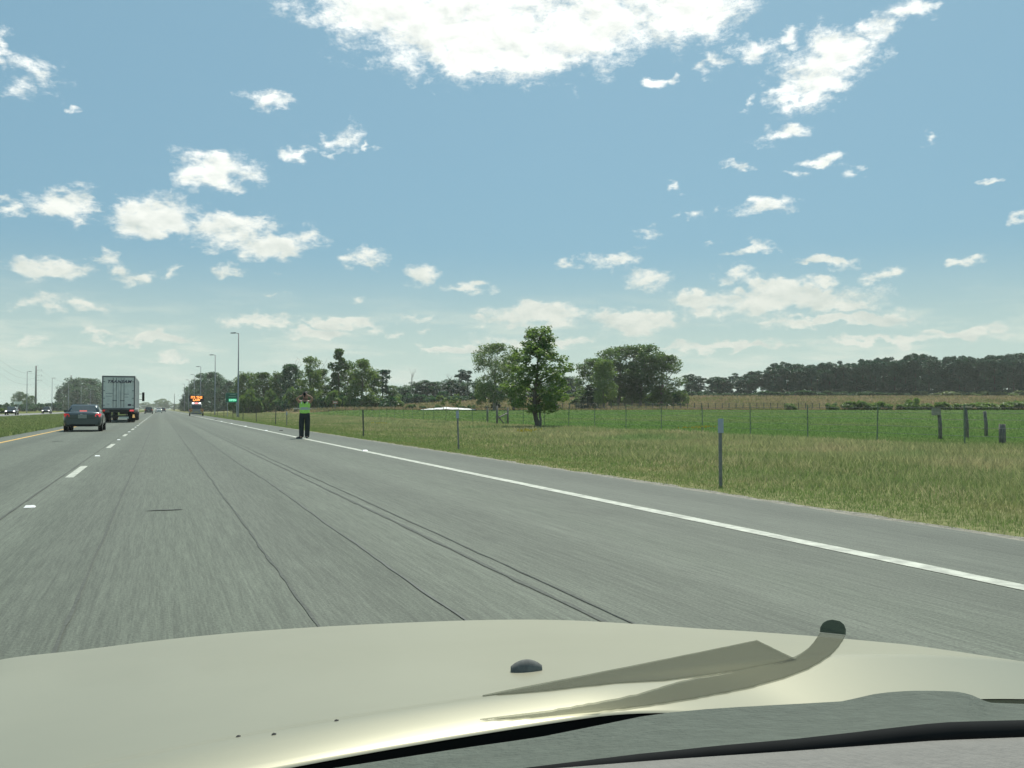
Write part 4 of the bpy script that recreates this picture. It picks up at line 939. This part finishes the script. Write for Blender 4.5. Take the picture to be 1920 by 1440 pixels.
# sedan in the left lane
Xs, Ys = road_loc(155, 45.3)
sed = car('sedan', (Xs, Ys, 0), 0.0, M['sedan'], 'dark grey sedan braking in the left lane behind the white trailer', W_=1.80, name='sedan')
MB().tube([(-.02, 1.35, 1.42), (-.02, 1.18, 1.52)], .006, 5).build('antenna', M['black'], sed)
MB().box((-.05, -.002, .885), (.10, .012, .05)).build('emblem', M['rim'], sed)
MB().box((0, -.003, .69), (1.2, .008, .012)).build('lid_gap', M['black'], sed)
for s in (-1, 1): MB().tube([(s * .55, -.06, .30), (s * .55, .1, .30)], .035, 8).build('exhaust', M['galv'], sed)

# tractor and box trailer
Xt, Yt = -3.28, 82.5
tr_ = thing('box_trailer_truck', 'white box trailer truck with closed rear doors in the left lane', 'truck', (Xt, Yt, 0)); TW, T0, T1 = 2.6, 1.12, 3.98
MB().box((0, 8.0, (T0 + T1) / 2), (TW, 16.0, T1 - T0)).build('trailer_box', M['trailer_white'], tr_)
for c, d in [((0, -.02, T1 - .06), (TW, .05, .12)), ((-TW / 2 + .05, -.02, (T0 + T1) / 2), (.10, .05, T1 - T0 - .25)), ((TW / 2 - .05, -.02, (T0 + T1) / 2), (.10, .05, T1 - T0 - .25)), ((0, -.02, T0 + .06), (TW, .05, .12))]: MB().box(c, d).build('door_frame', M['trailer_frame'], tr_)
for s in (-1, 1):
    dr = MB().box((s * .60, -.025, (T0 + T1) / 2), (1.17, .03, T1 - T0 - .27)).build('rear_door', M['trailer_door'], tr_)
    for x in (.18, .42):
        MB().tube([(s * x - (.1 if s < 0 else -.1) * 0, -.06, T0 + .16), (s * x, -.06, T1 - .16)], .017, 6).build('lock_rod', M['trailer_frame'], dr)
    MB().box((s * .30, -.07, T0 + .75), (.34, .03, .05)).build('latch', M['trailer_frame'], dr)
    for zz in (T0 + .35, T0 + .95, T0 + 1.6, T1 - .5): MB().box((s * 1.13, -.052, zz), (.14, .03, .05)).build('hinge', M['trailer_frame'], dr)
    tl = MB(); tl.box((s * 1.05, -.05, T0 - .10), (.34, .05, .14)); tl.build('tail_lamp', M['tail_on' if s > 0 else 'tail'], tr_)
    MB().box((s * 1.02, .5, .48), (.62, .03, .68)).build('mud_flap', M['black'], tr_)
MB().box((0, .12, T0 - .12), (2.5, .25, .24)).build('rear_sill', M['trailer_dark'], tr_)
MB().box((0, .05, .56), (1.55, .10, .11)).build('under_ride_bar', M['trailer_dark'], tr_)
for s in (-1, 1): MB().box((s * .62, .06, .80), (.08, .08, .5)).build('bar_strut', M['trailer_dark'], tr_)
MB().box((.42, -.01, .42), (.78, .02, .16)).build('pale_plate', M['plate_white'], tr_)
MB().prism([(1.08, .46, .40), (1.30, .46, .40), (1.25, .46, .68), (1.12, .46, .68)], (0, -.02, 0)).build('amber_reflector', M['amber_plate'], tr_)
MB().box((.86, -.045, T0 + .38), (.26, .012, .16)).build('dark_placard', M['letter_dark'], tr_)
for (x, z, wd) in [(-.72, T0 + 1.35, .55), (-.75, T0 + 1.12, .42), (.62, T0 + 1.3, .4), (-.8, T0 + .45, .2), (.62, T0 + 1.05, .3)]: MB().box((x, -.0445, z), (wd, .006, .045)).build('faint_marking', mat('faint_print', (.30, .31, .31), .5), tr_)
tm = text_mesh('TRANSAM', .40, .004, .35, .012, 1.12); ob = link('lettering', tm, M['letter_dark'], tr_, (.02, -.064, T1 - .50)); ob.rotation_euler = (R(90), 0, 0); ob.scale = (.95, .85, 1)
for yy in (1.5, 2.8):
    for s in (-1, 1):
        for xo in (1.12, .80): wheel(tr_, s * xo, yy, .50, .26)
    MB().tube([(-1.1, yy, .5), (1.1, yy, .5)], .09, 8).build('axle', M['trailer_dark'], tr_)
MB().box((0, 6, .98), (1.0, 11.5, .22)).build('underframe', M['trailer_dark'], tr_)
for x in (-TW / 2 - .012, TW / 2 + .012):
    for yy in np.arange(1, 16, 1.25): MB().box((x, yy, (T0 + T1) / 2), (.02, .05, T1 - T0 - .2)).build('side_post', M['trailer_white'], tr_)
cabm = M['white_car']; MB().box((0, 18.6, 2.1), (2.4, 3.6, 2.5)).build('cab', cabm, tr_); MB().box((0, 21.2, 1.45), (2.0, 1.9, 1.2)).build('bonnet', cabm, tr_)
MB().box((0, 20.42, 2.65), (2.1, .05, .85)).build('windscreen', M['glass'], tr_); MB().box((0, 18.5, .75), (1.0, 6.5, .25)).build('chassis', M['trailer_dark'], tr_)
for yy in (16.6, 17.9, 21.3):
    for s in (-1, 1): wheel(tr_, s * 1.05, yy, .50, .30)
for s in (-1, 1):
    MB().box((s * 1.62, 20.0, 2.45), (.24, .14, .95)).build('wing_mirror', M['black'], tr_)
    MB().tube([(s * 1.2, 20.0, 2.75), (s * 1.62, 20.0, 2.75)], .025, 5).build('mirror_arm', M['black'], tr_)
    MB().tube([(s * 1.2, 20.0, 2.15), (s * 1.62, 20.0, 2.15)], .025, 5).build('mirror_arm', M['black'], tr_)

# cars ahead and on the opposite road
X, Y = pt(279, 205); car('suv', (X, Y, 0), 0, M['dark_car'], 'dark car far ahead just right of the trailer truck', suv=True, H=1.6, lights='off', name='distant_car')
X, Y = pt(298, 255); car('suv', (X, Y, 0), 0, M['white_car'], 'white car far ahead between two dark cars', H=1.5, lights='off', name='distant_car')
X, Y = pt(306, 330); car('suv', (X, Y, 0), 0, M['dark_car'], 'dark far car beside the white car at the road end', suv=True, H=1.65, lights='off', name='distant_car')
X, Y = pt(26, 168); car('suv', (X, Y, 0), math.pi, M['dark_car'], 'dark oncoming car with lit headlamps nearest the left picture edge', suv=True, H=1.6, W_=1.85, lights='front', name='oncoming_car')
X, Y = pt(90, 222); car('suv', (X, Y, 0), math.pi, M['dark_car'], 'dark oncoming off road car right of the concrete power pole', suv=True, H=1.75, W_=1.9, lights='front', name='oncoming_car')

# patrol vehicle with message board on the shoulder
X, Y = pt(368.5, 146)
pv = car('suv', (X, Y, 0), -.03, M['patrol'], 'grey service vehicle with yellow chevrons and lit message board on the shoulder', suv=True, H=1.95, W_=2.25, L=5.2, lights='off', cat='service vehicle', name='service_vehicle')
for s in (-1, 1):
    for k in range(4):
        z = .72 + k * .17
        MB().prism([(s * .62, -.03, z), (s * 1.02, -.03, z - .22), (s * 1.02, -.03, z - .10), (s * .62, -.03, z + .12)], (0, -.012, 0)).build('chevron_stripe', M['chev_yellow' if k % 2 == 0 else 'chev_red'], pv)
    for k in range(3):
        MB().prism([(s * .04, -.03, .62 + .01 * k + .17 * k), (s * .5, -.03, .42 + .17 * k), (s * .5, -.03, .52 + .17 * k), (s * .04, -.03, .72 + .17 * k)], (0, -.010, 0)).build('chevron_stripe', M['chev_yellow'] if k == 0 else M['patrol'], pv)
MB().box((0, .75, 2.0), (1.5, .3, .05)).build('bar_mount', M['black'], pv)
for x, m_ in ((-.52, 'lamp_white'), (0, 'lamp_red'), (.52, 'lamp_white')): MB().box((x, .62, 2.10), (.34 if m_ == 'lamp_white' else .46, .22, .20)).build('strobe_lamp', M[m_], pv)
mb_ = thing('message_board', 'black message board with glowing orange words ITS THE LAW', 'message board', (X + .05, Y + 1.2, 1.93), -.03)
for s in (-1, 1): MB().box((s * .6, 0, .25), (.07, .07, .5)).build('strut', M['black'], mb_)
MB().box((0, 0, .92), (2.35, .10, 1.00)).build('board', M['board'], mb_)
for txt, z, x in (('ITS THE', 1.12, 0), ('LAW', .70, .0)):
    ob = link('lettering', text_mesh(txt, .50, .01, 0, .018, 1.05), M['amber_led'], mb_, (x, -.07, z)); ob.rotation_euler = (R(90), 0, 0)

# ------------------------------------------------------------------ person
def skin(name, joints, edges, radii, m, parent, levels=2, root=0):
    me = bpy.data.meshes.new(name); me.from_pydata(joints, edges, []); me.materials.append(m)
    o = bpy.data.objects.new(name, me); COL.objects.link(o); o.parent = parent
    md = o.modifiers.new('skin', 'SKIN'); md.use_smooth_shade = True
    for i, v in enumerate(me.skin_vertices[0].data if me.skin_vertices else []): v.radius = radii[i]
    ss = o.modifiers.new('sub', 'SUBSURF'); ss.levels = levels; ss.render_levels = levels
    return o
def skin_obj(name, joints, edges, radii, m, parent, root=0, levels=2):
    bm = bmesh.new(); lay = bm.verts.layers.skin.verify()
    vs = []
    for i, j in enumerate(joints):
        v = bm.verts.new(j); r = radii[i]; v[lay].radius = r if hasattr(r, '__len__') else (r, r); v[lay].use_root = (i == root); vs.append(v)
    for a, b in edges: bm.edges.new((vs[a], vs[b]))
    me = bpy.data.meshes.new(name); bm.to_mesh(me); bm.free(); me.materials.append(m)
    o = bpy.data.objects.new(name, me); COL.objects.link(o); o.parent = parent
    md = o.modifiers.new('skin', 'SKIN'); md.use_smooth_shade = True
    ss = o.modifiers.new('subdivision', 'SUBSURF'); ss.levels = levels; ss.render_levels = levels
    return o
Xp, Yp = pt(571.5, 35.2)
pr = thing('person', 'person in lime safety vest and dark trousers with both hands raised to the face', 'person', (Xp, Yp, 0.0), -TH + .12)
# local axes: +x is the photograph's right, -y faces the camera
J = [(.0, 0, .98), (.0, 0, 1.12), (.0, .01, 1.30), (.01, .01, 1.44), (.02, 0, 1.53), (.03, -.01, 1.60), (.03, -.02, 1.68), (.03, -.01, 1.76),
     (-.20, 0, 1.44), (-.30, -.14, 1.56), (-.17, -.22, 1.665), (-.06, -.24, 1.70),
     (.21, 0, 1.44), (.32, -.12, 1.57), (.20, -.21, 1.685), (.09, -.24, 1.71),
     (-.10, 0, .90), (-.12, -.02, .50), (-.115, .03, .09), (-.15, -.11, .04),
     (.10, 0, .90), (.105, .0, .50), (.095, .03, .09), (.10, -.12, .04)]
E = [(0, 1), (1, 2), (2, 3), (3, 4), (4, 5), (5, 6), (6, 7), (3, 8), (8, 9), (9, 10), (10, 11), (3, 12), (12, 13), (13, 14), (14, 15), (0, 16), (16, 17), (17, 18), (18, 19), (0, 20), (20, 21), (21, 22), (22, 23)]
Rd = [(.15, .11), (.14, .10), (.16, .11), (.15, .09), .06, (.075, .09), (.08, .10), (.055, .07), .065, .045, .036, .03, .065, .045, .036, .03, .09, .065, .045, .035, .09, .065, .045, .035]
body = skin_obj('body', J, E, Rd, M['skin'], pr)
def hand(root, sgn):
    r = Vector(root); jj = [r, r + Vector((sgn * .03, -.02, .035))]; ee = [(0, 1)]; rr = [.03, .032]
    for f in range(4):
        b0 = len(jj); basep = r + Vector((sgn * .035, -.015 + .0 * f, .02 + .018 * f)); L = (.026, .03, .029, .022)[f]
        jj += [basep, basep + Vector((sgn * L, -.02, .012)), basep + Vector((sgn * L * 1.5, .012, .014))]; ee += [(1, b0), (b0, b0 + 1), (b0 + 1, b0 + 2)]; rr += [.011, .010, .009]
    b0 = len(jj); jj += [r + Vector((sgn * .02, -.045, .01)), r + Vector((sgn * .05, -.055, .02))]; ee += [(1, b0), (b0, b0 + 1)]; rr += [.012, .010]
    skin_obj('hand', jj, ee, rr, M['skin'], pr, levels=1)
hand((-.075, -.235, 1.695), 1); hand((.125, -.235, 1.70), -1)
skin_obj('trousers', [(0, 0, 1.10), (0, 0, .94), (-.10, 0, .86), (-.125, -.015, .50), (-.12, .01, .10), (-.12, .01, .03), (.10, 0, .86), (.11, 0, .50), (.10, .01, .10), (.10, .01, .03)], [(0, 1), (1, 2), (2, 3), (3, 4), (4, 5), (1, 6), (6, 7), (7, 8), (8, 9)],
         [(.20, .15), (.21, .155), (.13, .135), (.105, .11), (.088, .098), (.085, .095), (.13, .135), (.105, .11), (.088, .098), (.085, .095)], M['trousers'], pr, root=1)
vest = skin_obj('safety_vest', [(0, 0, .97), (0, 0, 1.02), (0, 0, 1.12), (0, .0, 1.28), (.0, .01, 1.42), (.0, .01, 1.49)], [(0, 1), (1, 2), (2, 3), (3, 4), (4, 5)], [(.22, .17), (.215, .165), (.215, .16), (.23, .165), (.235, .14), (.17, .11)], M['lime'], pr)
for s in (-1, 1):
    skin_obj('sleeve', [(s * .16, .005, 1.43), (s * .225, -.02, 1.455), (s * .275, -.09, 1.515)], [(0, 1), (1, 2)], [.085, .078, .062], M['trousers'] if s > 0 else M['reflect_hi'], pr, levels=1) if False else None
def band(z0, z1, rx, ry, m, name):
    n = 20; P = [[(math.cos(a) * rx, math.sin(a) * ry, z) for z in (z0, z1)] for a in np.linspace(0, 2 * math.pi, n + 1)]
    MB().grid(P).build(name, m, vest)
band(1.13, 1.235, .205, .155, M['reflect'], 'reflective_band')
for s in (-1, 1):
    MB().prism([(s * .085, -.140, 1.36), (s * .115, -.140, 1.36), (s * .135, -.118, 1.455), (s * .105, -.112, 1.46)], (0, -.012, 0)).build('reflective_strap', M['reflect_hi'], vest)
    MB().tube([(s * .10, -.05, 1.49), (s * .17, -.01, 1.485), (s * .20, .0, 1.48)], [.014, .018, .012], 6).build('shoulder_tape', M['reflect_hi'], vest)
MB().prism([(-.07, -.125, 1.46), (.09, -.125, 1.46), (.01, -.155, 1.36)], (0, -.01, 0)).build('dark_collar', M['trousers'], vest)
for s, x, yaw in ((-1, -.155, .75), (1, .10, -.1)):
    b = MB(); P = []
    for u in np.linspace(0, 1, 7):
        wv_ = .048 * (math.sin(math.pi * (u * .86 + .12)) ** .5); hz = .10 - .055 * u if u > .25 else .115
        P.append([(math.cos(a) * wv_, .07 - .29 * u, max(0, .0 + math.sin(a)) * hz) for a in np.linspace(0, math.pi, 7)])
    b.grid(P); n = 7; b.add(P[0], [tuple(range(n))]); b.add(P[-1], [tuple(range(n))])
    sh = b.build('shoe', M['shoe'], pr, (x, 0.0, 0.002)); sh.rotation_euler = (0, 0, -yaw if s < 0 else yaw)
bm = bmesh.new(); bmesh.ops.create_uvsphere(bm, u_segments=16, v_segments=9, radius=.107); bmesh.ops.delete(bm, geom=[v for v in bm.verts if v.co.z < -.015], context='VERTS')
me = bpy.data.meshes.new('cap'); bm.to_mesh(me); bm.free(); me.polygons.foreach_set('use_smooth', [True] * len(me.polygons)); cp = link('cap', me, M['hair'], pr, (.03, -.005, 1.755))
MB().prism([(-.085, -.06, 0), (.085, -.06, 0), (.07, -.17, -.012), (0, -.20, -.015), (-.07, -.17, -.012)], (0, 0, .012)).build('brim', M['hair'], cp)
for s in (-1, 1): MB().tube([(.03 + s * .083, -.01, 1.66), (.03 + s * .093, -.01, 1.69)], [.016, .02], 6).build('ear', M['skin'], pr)
MB().tube([(.03, -.125, 1.675), (.03, -.145, 1.645)], [.010, .017], 6).build('nose', M['skin'], pr)
dv = thing('handheld_device', 'small dark handheld device held up at the face', 'device', (Xp, Yp, 1.70), -TH + .12)
MB().box((.025, -.28, .045), (.09, .16, .09)).build('casing', M['black'], dv); MB().box((.025, -.26, -.03), (.035, .05, .10)).build('grip', M['black'], dv)

# ------------------------------------------------------------------ own car: hood, cowl, dash
CXc = 0.43
def hood_z(X, Y):
    dx = X - CXc; s = (Y - .87) / .88
    prof = [(.760, .8775), (.762, .8795), (.768, .8815), (.780, .8838), (.793, .8855), (.808, .8866), (.822, .8864), (.836, .8842), (.848, .8800), (.862, .8773), (.875, .8765)]
    if Y <= .875:
        z = float(np.interp(Y, [a for a, _ in prof], [b for _, b in prof])); k = min(1, max(0, (X - .38) / .26)); k = k * k * (3 - 2 * k)
        z += (.8765 + (Y - .875) * .20 - z) * k                     # the rolled lip runs out towards the right
    else: z = .8765 - .105 * s - .026 * s * s - .05 * s * (X - .43)
    if Y > 1.66: z -= 2.2 * (Y - 1.66) ** 2
    a = abs(dx)
    z -= (.074 if dx > 0 else .055) * (a / .77) ** 2.6
    z += .007 * math.exp(-((a - .67) / .085) ** 2) * min(1, max(0, (Y - .86) * 5))
    if a > .76: z -= 5.5 * (a - .76) ** 2
    return z
car_o = thing('own_car', 'beige car hood with cowl and grey dashboard in the foreground', 'car', (CXc, 0, 0))
P = []
yl = [.760, .762, .764, .767, .770, .775, .780, .786, .793, .80, .808, .815, .822, .829, .836, .842, .848, .855, .862, .87, .88] + list(np.linspace(.90, 1.66, 34)) + list(np.linspace(1.68, 2.0, 18))
xl = np.linspace(-.92, .92, 120)
for Y in yl: P.append([(x, Y, hood_z(x + CXc, Y)) for x in xl])
hb = MB(); hb.grid(P)
hood = hb.build('hood', M['hood'], car_o)
for nm_, m_, a_, b_ in (('hood_gap_shade', M['black'], -.92, .05), ('hood_skirt', M['hood'], .0501, .92)):  # black wall puts the shade of the gap behind the lip into colour
    MB().grid([[(x, .7605, hood_z(x + CXc, .760) - .0015) for x in np.linspace(a_, b_, 60)], [(x, .775, hood_z(x + CXc, .760) - .06) for x in np.linspace(a_, b_, 60)]]).build(nm_, m_, hood)
# washer nozzle on the hood
def hood_hit(x, y):
    tx, ty = (x - CX) / F, (y - HY) / F; q = .5
    while q < 3.0:
        X, Y = q * (ST + CT * tx), q * (CT - ST * tx); z = CH - ty * q
        if .76 <= Y <= 2.0 and z <= hood_z(X, Y): return Vector((X, Y, hood_z(X, Y)))
        q += .002
    return None
h0 = hood_hit(987, 1254) or Vector((.35, .95, .87))
nz = MB(); P = []
for u in np.linspace(0, 1, 9):
    w_ = .0095 * math.sin(math.pi * (.15 + .78 * u)) ** .6; hh_ = .0145 * math.sin(math.pi * (.12 + .76 * u)) ** .7
    P.append([(-.018 + .036 * u, math.cos(a) * w_, -.001 + math.sin(a) * hh_) for a in np.linspace(0, math.pi, 9)])
nz.grid(P); nz.add(P[0], [tuple(range(9))]); nz.add(P[-1], [tuple(range(9))])
no = nz.build('washer_nozzle', M['nozzle'], hood, (h0.x - CXc, h0.y, h0.z)); no.rotation_euler = (0, 0, -.25)
for x, y in ((518, 1371), (634, 1346), (452, 1375)):
    h1 = hood_hit(x, y)
    if h1: MB().add([(-.0022, -.001, .0004), (.0018, -.0014, .0004), (.0026, .0012, .0005), (0, .0004, .0016), (-.0012, .0022, .0005)], [(0, 1, 3), (1, 2, 3), (2, 4, 3), (4, 0, 3)]).build('bug_spot', M['trailer_dark'], hood, (h1.x - CXc, h1.y, h1.z))
# cowl panel between hood and windscreen seal, from its edges' lines of sight put at their real distance
def on_y(x, y, Yw):
    tx = (x - CX) / F; q = Yw / (CT - ST * tx); return Vector((q * (ST + CT * tx) - CXc, Yw, CH - (y - HY) / F * q))
fe = [(300, 1476), (600, 1434), (880, 1391), (1005, 1374), (1130, 1349), (1213, 1332), (1290, 1323), (1400, 1316), (1500, 1311), (1572, 1307), (1600, 1301), (1630, 1294), (1660, 1290), (1700, 1287.5), (1740, 1287.5), (1785, 1289), (1810, 1294), (1830, 1303), (1845, 1310), (1920, 1313), (2080, 1318), (2300, 1325)]
se = [(300, 1560), (600, 1492), (800, 1462), (1000, 1434), (1200, 1409), (1350, 1394), (1480, 1383), (1600, 1370), (1750, 1353), (1920, 1347), (2080, 1343), (2300, 1340)]
xsamp = list(np.linspace(300, 1560, 22)) + list(np.linspace(1572, 1850, 24)) + list(np.linspace(1870, 2300, 8))
P = []
for x in xsamp:
    a = on_y(x, np.interp(x, [p[0] for p in fe], [p[1] for p in fe]), .735); b_ = on_y(x, np.interp(x, [p[0] for p in se], [p[1] for p in se]) + 6, .50)
    row = [a + Vector((0, .012, -.03)), a + Vector((0, .003, -.003))]
    for f in np.linspace(.03, 1, 12): row.append(a.lerp(b_, f) + Vector((0, 0, -.006 * math.sin(math.pi * f))))
    P.append(row)
MB().grid(P).build('cowl_panel', M['cowl'], car_o)
# windscreen seal and dashboard
sl = [on_y(x, np.interp(x, [p[0] for p in se], [p[1] for p in se]) + 15 + max(0, (x - 1350)) * .004, .485) for x in np.linspace(300, 2300, 50)]
MB().tube(sl, [.0062 + .0022 * min(1, max(0, (p.x + CXc - .3) * 4)) for p in sl], 8).build('windscreen_seal', M['black'], car_o)
low_ = [(300, 1600), (600, 1525), (1000, 1443), (1250, 1424), (1480, 1409), (1750, 1390), (1920, 1384), (2300, 1375)]
P = []
for x in np.linspace(300, 2300, 40):
    a = on_y(x, np.interp(x, [p[0] for p in low_], [p[1] for p in low_]) - 14, .47)
    P.append([a + Vector((0, .004, -.02)), a + Vector((0, 0, -.002)), a + Vector((0, -.02, .0012)), a + Vector((0, -.10, .0)), a + Vector((0, -.2, -.02)), a + Vector((0, -.26, -.08))])
MB().grid(P).build('dashboard', M['dash'], car_o)
# body below, so that the car stands on the road
sd_ = MB()
for s in (-1, 1): sd_.grid([[(s * .92, Y, z) for z in (.30, .45, .6, hood_z(CXc + .92, min(max(Y, .77), 1.95)) - .002)] for Y in np.linspace(.77, 1.95, 12)])
sd_.build('fender', M['hood'], car_o)
MB().grid([[(x, 2.0 + .10 * (1 - (x / .92) ** 2) * math.sin(v * math.pi * .8), .26 + v * (hood_z(x + CXc, 2.0) - .262)) for v in np.linspace(0, 1, 8)] for x in np.linspace(-.92, .92, 24)]).build('front_bumper', M['hood'], car_o)
for x in (-.78, .78): wheel(car_o, x, 1.32, .31, .2)
MB().box((0, 1.0, .42), (1.5, 1.7, .3)).build('engine_bay', M['trailer_dark'], car_o)
# windscreen reflection imitated by a tinted sheet on the hood's right rear
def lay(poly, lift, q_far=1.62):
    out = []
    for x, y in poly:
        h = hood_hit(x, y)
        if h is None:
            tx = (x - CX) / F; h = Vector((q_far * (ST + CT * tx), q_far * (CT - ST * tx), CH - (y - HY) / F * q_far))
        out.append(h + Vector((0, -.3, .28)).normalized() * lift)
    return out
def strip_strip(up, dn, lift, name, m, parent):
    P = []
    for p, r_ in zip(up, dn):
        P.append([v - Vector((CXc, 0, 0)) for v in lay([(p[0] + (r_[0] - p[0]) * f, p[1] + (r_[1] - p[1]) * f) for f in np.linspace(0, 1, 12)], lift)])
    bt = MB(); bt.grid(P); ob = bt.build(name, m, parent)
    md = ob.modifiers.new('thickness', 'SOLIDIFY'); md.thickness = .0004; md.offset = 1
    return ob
def resample(poly, n):
    d = [0]
    for a, b_ in zip(poly, poly[1:]): d.append(d[-1] + math.dist(a, b_))
    s = np.linspace(0, d[-1], n); a = np.stack([np.interp(s, d, [p[0] for p in poly]), np.interp(s, d, [p[1] for p in poly])], 1)
    for _ in range(6 if n > 25 else 0): a[1:-1] = (a[:-2] + 2 * a[1:-1] + a[2:]) / 4
    return [tuple(p) for p in a]
fs = thing('reflection_strip', 'dark windscreen reflection with hooked tip, built as a strip across the hood', 'reflection', (CXc, 0, 0))
strip_strip(resample([(905, 1300), (960, 1289), (1200, 1242), (1415, 1198)], 20), resample([(905, 1301), (1000, 1294), (1150, 1278), (1250, 1272), (1350, 1259), (1488, 1234)], 20), .0014, 'reflection_wedge', M['pane_reflection'], fs)
strip_strip(resample([(900, 1344), (1010, 1332), (1188, 1300), (1270, 1274), (1350, 1260), (1470, 1237), (1512, 1216), (1528, 1196), (1532, 1184)], 60), resample([(900, 1346), (1010, 1341), (1130, 1330), (1250, 1314), (1400, 1287), (1500, 1257), (1555, 1226), (1575, 1205), (1580, 1189)], 60), .0014, 'curved_band', M['pane_reflection'], fs)
strip_strip(resample([(1532, 1183), (1533, 1174), (1538, 1166), (1546, 1161.5), (1556, 1160)], 18), resample([(1580, 1188), (1580.5, 1178), (1577, 1169), (1569, 1162.5), (1557, 1160.3)], 18), .002, 'hooked_tip', M['pane_reflection_dark'], fs)

# ------------------------------------------------------------------ haze
hz = MB().box((0, 1100, 11.5), (4900, 2860, 31)).build('haze', None)
hm = bpy.data.materials.new('haze'); hm.use_nodes = True; ht = hm.node_tree; ht.nodes.clear()
pv_ = node(ht, 'ShaderNodeVolumePrincipled', ins={'Color': (0.97, 1.0, 0.98, 1), 'Density': 0.00022, 'Anisotropy': 0.25})
ht.links.new(pv_.outputs[0], node(ht, 'ShaderNodeOutputMaterial').inputs['Volume']); hz.data.materials.append(hm); tag(hz, kind='stuff')
